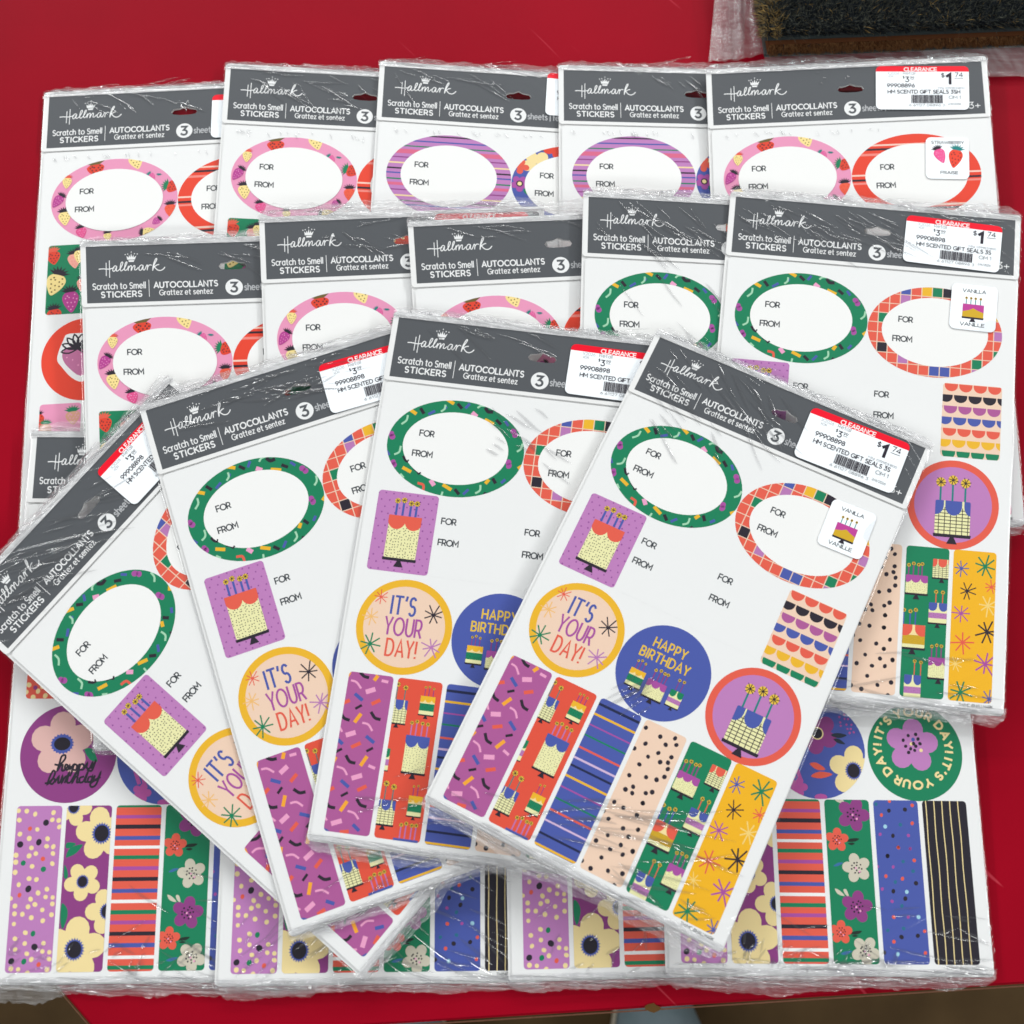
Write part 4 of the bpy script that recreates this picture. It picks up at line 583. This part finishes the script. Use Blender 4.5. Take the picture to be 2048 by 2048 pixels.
def wrap_mesh(f,key,design,seed,top=(.022,.05),bot=(.022,.05),amp=1.0):
    rr=random.Random(seed); V=[];F=[];I=[]
    nx,ny=60,90
    ph=[rr.uniform(0,6.28) for _ in range(8)]; x0,x1,y0,y1=-.006,1.006,-.006,R+.006
    def hgt(u,v):
        e=min(1,max(0,min(u-x0,x1-u)/.014))*min(1,max(0,min(v-y0,y1-v)/.014))
        wv=.000035*math.sin(u*9+v*7+ph[0])+.00003*math.sin(u*17-v*11+ph[1])+.000022*math.sin(v*26+u*5+ph[2])+.000012*math.sin(u*47+v*13+ph[3])
        return (-.0002 if e<=0 else -.0002+.00062*e**.5)+wv*e
    for j in range(ny+1):
        for i in range(nx+1):
            u=x0+(x1-x0)*i/nx; v=y0+(y1-y0)*j/ny; V.append((u,v,hgt(u,v)))
    for j in range(ny):
        for i in range(nx):
            a=j*(nx+1)+i; F.append((a,a+nx+1,a+nx+2,a+1)); I.append(0)
    # crumpled seams: several loose folded layers past the card's top and bottom
    for side,rng in ((0,top),(1,bot)):
        for lay in range(2):
            n=90; rows=7; base=len(V); q=[rr.uniform(0,6.28) for _ in range(6)]
            ed=[]
            for i in range(n+1):
                t=i/n; k=.5+.28*math.sin(t*5+q[0])+.18*math.sin(t*13+q[1])+.10*math.sin(t*37+q[2])+rr.uniform(-.09,.09)
                ed.append((rng[0]+(rng[1]-rng[0])*max(0,min(1.2,k)))*(1-.3*lay)*min(1,(min(t,1-t)+.015)/.05))
            for j in range(rows+1):
                for i in range(n+1):
                    t=i/n; u=x0+.004+(x1-x0-.008)*t; s_=j/rows; inn=.022
                    off=-inn+(ed[i]+inn)*s_
                    z=(.00032+.00022*lay)+amp*(.0005*s_*math.sin(t*60+q[3]+lay)+.0004*math.sin(t*140+s_*4+q[4])*s_+rr.uniform(-.00005,.00005)*(.3+s_))-.0009*s_
                    z=max(z,.00030 if s_<.45 else -.0009)
                    v=(-off if side==0 else R+off)
                    V.append((u+rr.uniform(-.0015,.0015),v+rr.uniform(-.0012,.0012)*(1-s_),z))
            for j in range(rows):
                for i in range(n):
                    a=base+j*(n+1)+i; F.append((a,a+n+1,a+n+2,a+1)); I.append(1)
    L=[]
    rot=PACKS[key]['p'][2]
    def reg(n,x0_,y0_,x1_,y1_,ang,spr,l0,l1,w0=.005,w1=.011,hk=.018):
        for _ in range(int(n*1.15)):
            x,y=rr.uniform(x0_,x1_),rr.uniform(y0_,y1_); a=math.radians(ang+rr.gauss(0,spr))+rot; l=1.3*rr.uniform(l0,l1); w=rr.uniform(w0,w1)
            L.append((x,y,min(.995,max(.005,x+l*math.cos(a))),min(R-.004,max(.004,y+l*math.sin(a))),w,w*W*hk*rr.uniform(4,8),.00047))
    for a_ in CREASE.get(key,[]): reg(*a_)
    if design=='A': reg(14,.03,.262,.60,.275,62,14,.010,.022,.004,.006)
    for side in (0,1):
        for _ in range(46):
            x=rr.uniform(.0,.9); y=rr.uniform(.004,.020); y=(y-.012-(top[0] if side==0 else 0)*.5) if side==0 else R-y+.010+bot[0]*.6; a=rr.gauss(0,.10); l=rr.uniform(.02,.14); w=rr.uniform(.004,.009)
            L.append((x,y,min(1.0,x+l*math.cos(a)),y+l*math.sin(a),w,w*W*.30,.00062 if (y>0 and y<R) else .0001))
    add_ridges(V,F,I,L,rr,2)
    me=mesh('plastic_wrap',[f(*p) for p in V],F,[FILM,SEAM,RIDGE],I,True); return me
def add_ridges(V,F,I,L,rr,mi):
    for (u0,v0,u1,v1,w,h,zb) in L:
        dx,dy=u1-u0,v1-v0; ln=math.hypot(dx,dy) or .01; nx_,ny_=-dy/ln,dx/ln; bow=rr.uniform(-.03,.03)*ln; n=10; b0=len(V); wob=rr.uniform(0,6)
        for i in range(n+1):
            t=i/n; tp=math.sin(math.pi*min(1,max(0,t*.98+.01)))**.6; c=bow*4*t*(1-t)+w*.10*math.sin(t*7+wob)
            for j in range(7):
                q=(j/6-.5)*2; V.append((u0+dx*t+nx_*(q*w/2*tp+c),v0+dy*t+ny_*(q*w/2*tp+c),zb+h*tp*(1-q*q)**1.5-.00001))
        for i in range(n):
            for j in range(6): a=b0+i*7+j; F.append((a,a+7,a+8,a+1)); I.append(mi)
PACKS={
'A1':{'p':[-1.08953,1.70301,0.06015,0.02116,-0.0],'pl':[0.015,0.0,0.0],'d':{'TL':[0.0022,-0.0057],'TR':[0,0],'BL':[0,0],'BR':[0,0]}},
'A2':{'p':[-0.4708,1.75341,-0.03393,-0.02028,0.0],'pl':[0.01977,-0.02139,-0.00126],'d':{'TL':[-0.0041,0.0067],'TR':[0,0],'BL':[0,0],'BR':[0,0]}},
'A3':{'p':[0.07223,1.76248,-0.04659,-0.01216,0.0],'pl':[0.03502,-0.02678,-0.00126],'d':{'TL':[-0.0028,0.0033],'TR':[0,0],'BL':[0,0],'BR':[0,0]}},
'A4':{'p':[0.74684,1.77614,-0.00523,0.00314,0.0],'pl':[0.04888,-0.02678,-1e-05],'d':{'TL':[0.0007,-0.001],'TR':[0,0],'BL':[0,0],'BR':[0,0]}},
'A5':{'p':[1.29548,1.76603,0.02341,0.03468,0.00785],'pl':[0.01993,0.01304,0.01249],'d':{'TL':[-0.0077,-0.0055],'TR':[0.0172,0.0254],'BL':[0,0],'BR':[-0.0014,-0.0128]}},
'F1':{'p':[-1.01957,0.34902,0.00658,0.00136,0.0],'pl':[0.0297,-0.00018,0.02758],'d':{'TL':[-0.0019,0.0126],'TR':[0,0],'BL':[0,0],'BR':[0,0]}},
'F2':{'p':[-0.33206,0.34223,0.00276,-0.0,-0.0],'pl':[0.03398,-0.02084,0.02752],'d':{'TL':[0,0],'TR':[0,0],'BL':[0.0,0.0],'BR':[0,0]}},
'F3':{'p':[0.54639,0.35505,0.014,-0.0,-0.0],'pl':[0.05834,-0.02082,0.02574],'d':{'TL':[0,0],'TR':[0,0],'BL':[0.0,0.0],'BR':[0,0]}},
'F4':{'p':[1.0406,0.3583,-0.01488,-0.01581,0.00382],'pl':[0.09052,-0.0307,0.02589],'d':{'TL':[0,0],'TR':[0,0],'BL':[-0.0049,0.0012],'BR':[0.0071,-0.0008]}},
'B1':{'p':[-0.81604,1.04659,0.04522,-0.04765,-0.0],'pl':[0.04898,-0.02084,0.02752],'d':{'TL':[-0.0039,-0.0044],'TR':[0,0],'BL':[0.0019,0.0121],'BR':[0,0]}},
'B2':{'p':[-0.23393,1.13605,0.06386,-0.01203,-0.00465],'pl':[0.07311,-0.02078,0.02657],'d':{'TL':[0.0051,0.0015],'TR':[-0.0081,-0.002],'BL':[0,0],'BR':[0,0]}},
'B3':{'p':[0.28355,1.11801,0.06382,-0.00779,-0.0],'pl':[0.09811,-0.01657,0.02566],'d':{'TL':[-0.0029,0.0018],'TR':[0,0],'BL':[0,0],'BR':[0,0]}},
'B4':{'p':[0.79058,1.18097,-0.02418,0.01221,0.0],'pl':[0.15587,-0.06598,0.02254],'d':{'TL':[0.0026,-0.0033],'TR':[0,0],'BL':[0,0],'BR':[0,0]}},
'B5':{'p':[1.23613,1.17093,-0.08541,0.03984,0.00532],'pl':[0.1456,-0.02613,0.01913],'d':{'TL':[-0.0042,-0.0062],'TR':[0.0109,0.0079],'BL':[0,0],'BR':[-0.001,-0.0006]}},
'D1':{'p':[-0.71602,0.44343,0.86403,-0.00387,-0.00153],'pl':[0.11618,0.00903,0.02886],'d':{'TL':[0,0],'TR':[-0.0017,0.0113],'BL':[-0.0001,-0.0018],'BR':[0,0]}},
'D2':{'p':[-0.39994,0.61301,0.32775,0.00488,-0.0],'pl':[0.13118,0.00903,0.02886],'d':{'TL':[0.0001,0.0056],'TR':[0,0],'BL':[0.0006,-0.0119],'BR':[0,0]}},
'D3':{'p':[0.06169,0.69156,-0.13059,0.00779,0.0],'pl':[0.1487,0.01009,0.02872],'d':{'TL':[0.0009,-0.0106],'TR':[0,0],'BL':[-0.0005,0.0032],'BR':[0,0]}},
'D4':{'p':[0.62459,0.56721,-0.44274,0.01609,-0.00825],'pl':[0.21678,-0.03482,0.01311],'d':{'TL':[0.01,-0.0269],'TR':[-0.0076,0.0088],'BL':[0.0027,0.0159],'BR':[-0.0037,-0.0047]}}}
LAB={
'A1':('S','leftmost strawberry sticker pack of the top row with a sliver of its price label'),
'A2':('S','second strawberry sticker pack from the left in the top row, covering the far left one'),
'A3':('F','purple striped floral pack in the top row showing the blank edge of its price label'),
'A4':('F','purple striped floral pack in the top row directly left of the priced strawberry pack'),
'A5':('S','strawberry pack with fully visible price at the right end of the top row'),
'F1':('F','floral pack at the bottom left corner with the plum happy birthday circle'),
'F2':('F','floral pack in the bottom row beneath the pointed corner of the steepest tilted pack'),
'F3':('F','floral pack in the bottom row, overlapped by the floral pack at the right corner'),
'F4':('F','floral pack at the bottom right corner with the black pinstripe strip in full view'),
'B1':('S','leftmost strawberry pack of the middle row, green print showing through its hang hole'),
'B2':('S','second strawberry pack from the left in the middle row'),
'B3':('S','third strawberry pack of the middle row, just left of the green confetti ovals'),
'B4':('V','half covered vanilla pack of the middle row, left of the one with visible price'),
'B5':('V','vanilla pack at the right end of the middle row with visible price and vanilla labels'),
'D1':('V','steepest tilted vanilla pack at the left edge of the front fan'),
'D2':('V','second vanilla pack of the front fan, its header rising to the right'),
'D3':('V','third vanilla pack of the front fan with a pink hang hole'),
'D4':('V','topmost vanilla pack of the front fan, fully visible and tilted to the right')}
PRICE={'A1':(.611,.048,.331,.02),'A2':(.61,.03,.331,.02),'A3':(.614,.004,.331,.03),'A4':(.61,.03,.331,.0),'A5':(.603,.022,.331,.055),'B1':(.61,.04,.331,.0),'B2':(.612,.015,.331,.02),'B3':(.61,.03,.331,.02),'B4':(.61,.03,.331,.02),
'B5':(.606,.036,.331,.045),'D1':(.608,.045,.331,.0),'D2':(.597,.052,.331,.03),'D3':(.600,.045,.331,.02),'D4':(.582,.040,.350,-.03),'F1':(.61,.03,.331,.02),'F2':(.61,.03,.331,.02),'F3':(.61,.03,.331,.02),'F4':(.61,.03,.331,.02)}
SCENT={'A5':(.762,.315,.152,.06),'B5':(.772,.275,.157,.03),'D4':(.767,.303,.154,-.03),'A2':(.77,.30,.153,0),'A1':(.77,.30,.153,0),'D1':(.77,.30,.153,0),'D2':(.77,.30,.153,0),'D3':(.77,.30,.153,0),'B4':(.77,.30,.153,0)}
def build_pack(k,i):
    d,lb=LAB[k]; M,f=warp_fn(PACKS[k])
    root=D.objects.new('sticker_pack',None); col.objects.link(root); root.empty_display_size=.02; root.matrix_world=M
    root['label']=lb; root['category']='sticker pack'; root['group']='shrink wrapped sticker packs spread on the red table'
    link('backing_card',tess([CARD,HOLE],-.00105,-.00075,f,'backing_card',PAPER),root)
    hd=link('header_card',tess([rrect(.0,.0,1,.2420,.012,4),HOLE],-.0004,-.00004,f,'header_card',PAPER),root)
    link('header_panel',tess([HEADP,[(x,y) for x,y in HOLE]],-.00004,-.00002,f,'header_panel',ink('grey')),hd)
    link('printed_text',art_mesh('printed_text',HA,.000004,f),hd); link('logo',art_mesh('logo',LA,.000004,f),hd); link('age_mark',art_mesh('age_mark',AGE,.000004,f),hd)
    rr=random.Random(i)
    for q in range(3):
        dx,dy=rr.uniform(-.003,.003),rr.uniform(-.002,.003)
        if q==2: dx=dy=0
        o=rrect(.011+dx,.248+dy,.996+dx,R-.006+dy,.012,4); v,fc=slab(o,-.00068+q*.00025,-.00055+q*.00025)
        v=[(x,y,z+(.00005 if 0 else 0)) for x,y,z in v]
        sh=link('sticker_sheet',mesh('sticker_sheet',[f(*p) for p in v],fc,[SHEET]),root)
    for name,label,a,o,bg in STK[d]:
        link(name,art_mesh(name,a,-.00004,f,o,bg,2.5e-5,SHEET if bg=='white' else None),sh,label)
    a=Art(None,0); a.text('TM/MC @HALLMARK',.852,1.7105,.0095,'text',.13,w=.109); link('printed_text',art_mesh('printed_text',a,-.00003,f),sh)
    x,y,w,r=PRICE[k]; place(None,PL[d],x,y,w,r,f,'price_label',root,.00040,LABEL,None)
    if k in SCENT and d in SCL: x,y,w,r=SCENT[k]; place(None,SCL[d],x,y,w,r,f,'scent_label',root,.00036,LABEL,None)
    T={'A3':((.008,.03),(.01,.02)),'A4':((.008,.03),(.01,.02)),'A2':((.008,.03),(.01,.02)),'A1':((.004,.018),(.01,.02)),'B1':((.008,.028),(.01,.025)),'B3':((.03,.075),(.02,.04)),'B2':((.03,.055),(.02,.04)),'B5':((.010,.035),(.012,.045)),'A5':((.01,.035),(.02,.04)),'F4':((.02,.04),(.022,.058)),'D4':((.008,.028),(.02,.055)),'D3':((.012,.03),(.015,.045)),'F1':((.02,.04),(.015,.065)),'D1':((.01,.03),(.015,.05))}.get(k,((.012,.038),(.010,.042)))
    link('plastic_wrap',wrap_mesh(f,k,k[0],i*7+1,*T),root,crease={'B4':1.5,'B5':1.5,'D4':1.2,'D1':1.5,'F2':1.2,'F1':1.2,'F4':1.4}.get(k,.5))
for i,k in enumerate(PACKS): build_pack(k,i)
# ------------------------------------------------------------ table, floor
def obj_bm(name,bm,mats,parent=None,smooth=False,**kw):
    me=D.meshes.new(name); bm.to_mesh(me); bm.free()
    for m in mats: me.materials.append(m)
    if smooth: me.polygons.foreach_set('use_smooth',[True]*len(me.polygons))
    return link(name,me,parent,**kw)
tm=mat('red_laminate',(.40,.004,.018,1),.30,.05)
nt=tm.node_tree; N=nt.nodes; L=nt.links; b=N['Principled BSDF']; tc=[n for n in N if n.type=='TEX_COORD'][0]
n1=N.new('ShaderNodeTexNoise'); n1.inputs['Scale'].default_value=4; n1.inputs['Detail'].default_value=8; n1.inputs['Roughness'].default_value=.6; L.new(tc.outputs['Object'],n1.inputs[0])
mp=N.new('ShaderNodeMapping'); mp.inputs['Scale'].default_value=(16,260,1); mp.vector_type='TEXTURE' if 0 else 'POINT'; mp.inputs['Rotation'].default_value=(0,0,0); L.new(tc.outputs['Object'],mp.inputs[0])
n2=N.new('ShaderNodeTexNoise'); n2.inputs['Scale'].default_value=1; n2.inputs['Detail'].default_value=1; rt=N.new('ShaderNodeVectorRotate'); rt.rotation_type='Z_AXIS'; rt.inputs['Angle'].default_value=.8; L.new(tc.outputs['Object'],rt.inputs['Vector']); L.new(rt.outputs[0],mp.inputs[0]); n2.inputs['Distortion'].default_value=.3; L.new(mp.outputs[0],n2.inputs[0])
sr_=N.new('ShaderNodeMapRange'); sr_.inputs['From Min'].default_value=.735; sr_.inputs['From Max'].default_value=.78; L.new(n2.outputs['Fac'],sr_.inputs[0])
mx=N.new('ShaderNodeMix'); mx.data_type='RGBA'; mx.inputs[6].default_value=(.16,.0006,.006,1); mx.inputs[7].default_value=(.345,.0014,.014,1); L.new(n1.outputs['Fac'],mx.inputs[0])
m2=N.new('ShaderNodeMix'); m2.data_type='RGBA'; m2.inputs[7].default_value=(.55,.06,.09,1); L.new(mx.outputs[2],m2.inputs[6])
ms=N.new('ShaderNodeMath'); ms.operation='MULTIPLY'; ms.inputs[1].default_value=.5; L.new(sr_.outputs[0],ms.inputs[0]); L.new(ms.outputs[0],m2.inputs[0]); L.new(m2.outputs[2],b.inputs['Base Color'])
rm=N.new('ShaderNodeMapRange'); rm.inputs['To Min'].default_value=.34; rm.inputs['To Max'].default_value=.5; L.new(n1.outputs['Fac'],rm.inputs[0]); L.new(rm.outputs[0],b.inputs['Roughness'])
bm=bmesh.new(); TP=[(-.1446,-.0856),(.9,-.0316),(.9,1.2),(-1.3,1.2),(-1.3,1.085)]
top=[bm.verts.new((x,y,-.0004)) for x,y in TP]; fc=bm.faces.new(top)
r=bmesh.ops.extrude_face_region(bm,geom=[fc]); vs=[g for g in r['geom'] if isinstance(g,bmesh.types.BMVert)]; bmesh.ops.translate(bm,verts=vs,vec=(0,0,-.022))
bmesh.ops.recalc_face_normals(bm,faces=bm.faces[:]); bmesh.ops.bevel(bm,geom=[e for e in bm.edges],offset=.0009,segments=2,affect='EDGES')
tb=D.objects.new('table',None); col.objects.link(tb); tb['label']='red laminate table with a chipped slanting front edge under the sticker packs'; tb['category']='table'
obj_bm('tabletop',bm,[tm],tb)
edge=mat('worn_edge',(.16,.05,.03,1),.6,.3,noise=(900,(.30,.15,.09,1)))
def strip3(name,P,w,m,parent,z):
    bm=bmesh.new(); 
    for (x0,y0),(x1,y1) in zip(P,P[1:]):
        d=Vector((x1-x0,y1-y0)).normalized(); nn=Vector((d.y,-d.x))*w
        bm.faces.new([bm.verts.new(q) for q in ((x0,y0,z),(x0+nn.x,y0+nn.y,z-.001),(x1+nn.x,y1+nn.y,z-.001),(x1,y1,z))])
    return obj_bm(name,bm,[m],parent)
strip3('worn_edge',[(-1.3,1.0845),(-.1446,-.0861),(.9,-.0321)],.0007,edge,tb,-.0009)
bm=bmesh.new(); rr=random.Random(2); bm.faces.new([bm.verts.new((.0622+.0030*math.cos(t*.7)*rr.uniform(.7,1.2),-.0748+.0017*math.sin(t*.7)*rr.uniform(.7,1.1),.0001)) for t in range(9)]); obj_bm('chipped_spot',bm,[mat('chipboard',(.10,.05,.015,1),.9,.1)],tb)
fm=mat('concrete_floor',(.020,.010,.003,1),.7,.1,noise=(11,(.105,.064,.026,1)))
bm=bmesh.new(); bmesh.ops.create_grid(bm,x_segments=1,y_segments=1,size=4); fl=obj_bm('floor',bm,[fm]); fl.location=(0,0,-.75); fl['kind']='structure'
# ------------------------------------------------------------ doormats and their bag
dark=mat('charcoal_coir',(.022,.028,.034,1),.85,.1); dark2=mat('olive_coir',(.12,.125,.10,1),.85,.1); tan=mat('tan_coir',(.42,.28,.10,1),.8,.1); br=mat('brown_coir',(.14,.062,.026,1),.85,.1,noise=(60,(.30,.15,.06,1))); brd=mat('dark_brown_coir',(.11,.04,.016,1),.9,.1)
rub=mat('rubber_backing',(.045,.060,.062,1),.7,.2)
def prism(P,z0,z1):
    bm=bmesh.new(); t=[bm.verts.new((x,y,z1)) for x,y in P]; b_=[bm.verts.new((x,y,z0)) for x,y in P]; n=len(P)
    bm.faces.new(t); bm.faces.new(b_[::-1])
    for i in range(n): bm.faces.new((t[i],b_[i],b_[(i+1)%n],t[(i+1)%n]))
    return bm
FA,FB=Vector((.1290,.3395)),Vector((.2580,.3462)); fx=(FB-FA).normalized(); fy=Vector((-fx.y,fx.x))
def mp2(s,t): v=FA+fx*s+fy*t; return (v.x,v.y)
def mat_thing(label,z0,z1,s0,t0,body,ms,wts,n,hl,seed,side_only=False):
    root=D.objects.new('doormat',None); col.objects.link(root); root.location=(*mp2(.15,.1),z0); root['label']=label; root['category']='doormat'; root['group']='two coir doormats stacked in a plastic bag'
    bpy.context.view_layer.update()
    off=Vector(root.location)
    P=[mp2(s0,t0),mp2(.42,t0),mp2(.42,t0+.26),mp2(s0-.004,t0+.26)]
    bm=prism(P,z0,z1); bmesh.ops.translate(bm,verts=bm.verts[:],vec=-off); obj_bm('mat_body',bm,[body],root)
    bm=prism([mp2(s0-.001,t0-.0012),mp2(.421,t0-.0012),mp2(.421,t0+.262),mp2(s0-.005,t0+.262)],z0-.0001,z0+.0016); bmesh.ops.translate(bm,verts=bm.verts[:],vec=-off); obj_bm('rubber_backing',bm,[rub],root)
    rr=random.Random(seed); V=[];F=[];I=[]
    for k in range(n):
        if side_only or rr.random()<.10: s=s0+rr.random()*.2; t=t0; z=rr.uniform(z0+.0015,z1); dr=Vector((rr.gauss(0,.5),-1.0,rr.gauss(.0,.5) if side_only else rr.uniform(.6,2.2)))
        elif rr.random()<.12: s=s0; t=t0+rr.random()*.05; z=rr.uniform(z0+.001,z1); dr=Vector((-1,rr.gauss(0,.5),rr.uniform(-.2,1)))
        else: s=s0+rr.random()*.2; t=t0+rr.random()**1.2*.055; z=z1; e=max(0,1-(t-t0)/.012); dr=Vector((rr.gauss(0,.5),rr.gauss(-.10-.25*e,.4),1.0))
        x,y=mp2(s,t); p=Vector((x,y,z))-off; dr+=Vector((.55*math.sin(s*900+t*300)+.3*math.sin(s*2100),.35*math.sin(t*1300+s*500),0)); dr.normalize(); l=hl*rr.uniform(.6,1.3); cv=Vector((rr.gauss(0,.35),rr.gauss(-.1,.35),rr.gauss(0,.2)))*l*.5
        w=.00013*rr.uniform(.7,1.5); sd=dr.cross(Vector((rr.random()-.5,rr.random()-.5,.3))).normalized()*w
        m_=p+dr*l*.55+cv*.3; e_=p+dr*l+cv; b0=len(V); V+=[p-sd,p+sd,m_+sd*.8,m_-sd*.8,e_]; F+=[(b0,b0+1,b0+2,b0+3),(b0+3,b0+2,b0+4)]
        wl=list(wts)
        if not side_only and t-t0<.014: wl=[.70,.28,.02]
        if not side_only and s-s0<.005: wl=[.45,.2,.35]
        c=rr.choices(range(len(ms)),wl[:len(ms)])[0]; I+=[c,c]
    link('bristles',mesh('bristles',V,F,ms,I),root,kind='stuff'); return root
mat_thing('brown coir doormat lying underneath the charcoal one',.0012,.0085,0,0,brd,[br,brd,dark],[.62,.36,.02],14000,.0022,3,True)
mat_thing('charcoal coir doormat on top, its bristles facing up',.0092,.0150,-.001,.0030,dark,[dark,dark2,tan],[.965,.032,.003],62000,.0046,4)
# clear bag round both mats
def sheet(name,P,nx,ny,hf,parent,m,seed):
    rr=random.Random(seed); V=[];F=[]
    for j in range(ny+1):
        for i in range(nx+1):
            s,t=i/nx,j/ny
            a=Vector(P[0]).lerp(Vector(P[1]),s); b_=Vector(P[3]).lerp(Vector(P[2]),s); q=a.lerp(b_,t); q.z+=hf(s,t,rr); V.append(q)
    for j in range(ny):
        for i in range(nx): a=j*(nx+1)+i; F.append((a,a+1,a+nx+2,a+nx+1))
    return V,F
V=[];F=[]
for P,nx,ny,am,sd in (([(.1015,.334,.0012),(.129,.3385,.0014),(.1265,.40,.010),(.1095,.40,.006)],22,30,.0016,1),([(.1015,.334,.0022),(.118,.336,.0026),(.1215,.40,.012),(.106,.375,.006)],16,24,.0022,2),
    ([(.128,.329,.0010),(.30,.331,.0012),(.30,.3475,.0016),(.128,.3385,.0016)],60,8,.0006,3),([(.215,.3275,.0018),(.30,.3290,.0020),(.30,.3470,.0024),(.20,.3410,.0022)],40,8,.0007,5)):
    hf=lambda s,t,rr:am*(.5+.5*math.sin(s*9+t*2))*1.0+am*.5*math.sin(s*23+t*5)+rr.uniform(0,am*.35)
    v,f_=sheet('b',P,nx,ny,hf,None,None,sd); n=len(V); V+=v; F+=[tuple(i+n for i in q) for q in f_]
bg=link('plastic_bag',mesh('plastic_bag',V,F,[BAG],None,True),None,'clear creased plastic bag around the coir doormats'); bg['category']='plastic bag'
# ------------------------------------------------------------ sneakers far below
up=mat('grey_mesh_fabric',(.22,.27,.30,1),.8,.2,noise=(60,(.14,.21,.23,1))); sole=mat('tan_sole',(.42,.38,.30,1),.7,.2); lace=mat('dark_laces',(.04,.04,.05,1),.8,.2); jean=mat('shoe_tongue',(.16,.19,.21,1),.9,.1)
def shoe(x,y,rz,label):
    root=D.objects.new('sneaker',None); col.objects.link(root); root.location=(x,y,-.75); root.rotation_euler=(0,0,rz); root['label']=label; root['category']='shoe'; root['group']='pair of grey sneakers on the floor'
    def prof(t): return .052*(math.sin(math.pi*min(1,t*1.15+.12))**.5 if t<.62 else (math.sin(math.pi*(t*.5+.5-.5*(1-t)*.0))**.5 if t<1 else 0)) 
    def loft(rings,nm,m):
        V=[];F=[];n=len(rings[0])
        for r_ in rings: V+=r_
        for j in range(len(rings)-1):
            for i in range(n): F.append((j*n+i,j*n+(i+1)%n,(j+1)*n+(i+1)%n,(j+1)*n+i))
        F.append(tuple(range(n))[::-1]); F.append(tuple(range((len(rings)-1)*n,len(rings)*n)))
        link(nm,mesh(nm,V,F,[m],None,True),root)
    def outline(k,z,sh=0): 
        P=[]
        for i in range(28):
            t=2*math.pi*i/28; yy=-.14+.14*math.cos(t); wdt=.050 if math.cos(t)>0 else .040
            P.append((wdt*k*math.copysign(abs(math.sin(t))**.8,math.sin(t)),yy*(1 if k>.97 else (.985*k+.015))+sh,z))
        return P
    loft([outline(1.0,0),outline(1.03,.012),outline(1.0,.028)],'sole',sole)
    loft([outline(.97,.0281),outline(.98,.045,-.002),outline(.85,.068,-.02),outline(.62,.085,-.05),outline(.5,.098,-.085)],'upper',up)
    bm=prism([(-.02,-.19),(.02,-.19),(.024,-.09),(0,-.07),(-.024,-.09)],.09,.1); obj_bm('tongue',bm,[jean],root)
    for k in range(4):
        bm=prism([(-.026,-.10-.022*k),(.026,-.103-.022*k),(.026,-.108-.022*k),(-.026,-.105-.022*k)],.1001+.0,.104); obj_bm('lace',bm,[lace],root)
shoe(.152,-.150,.12,'grey sneaker with tan sole on the floor, below the front edge right of centre')
shoe(-.075,-.165,-.08,'grey sneaker on the floor barely showing below the table front edge left of centre')
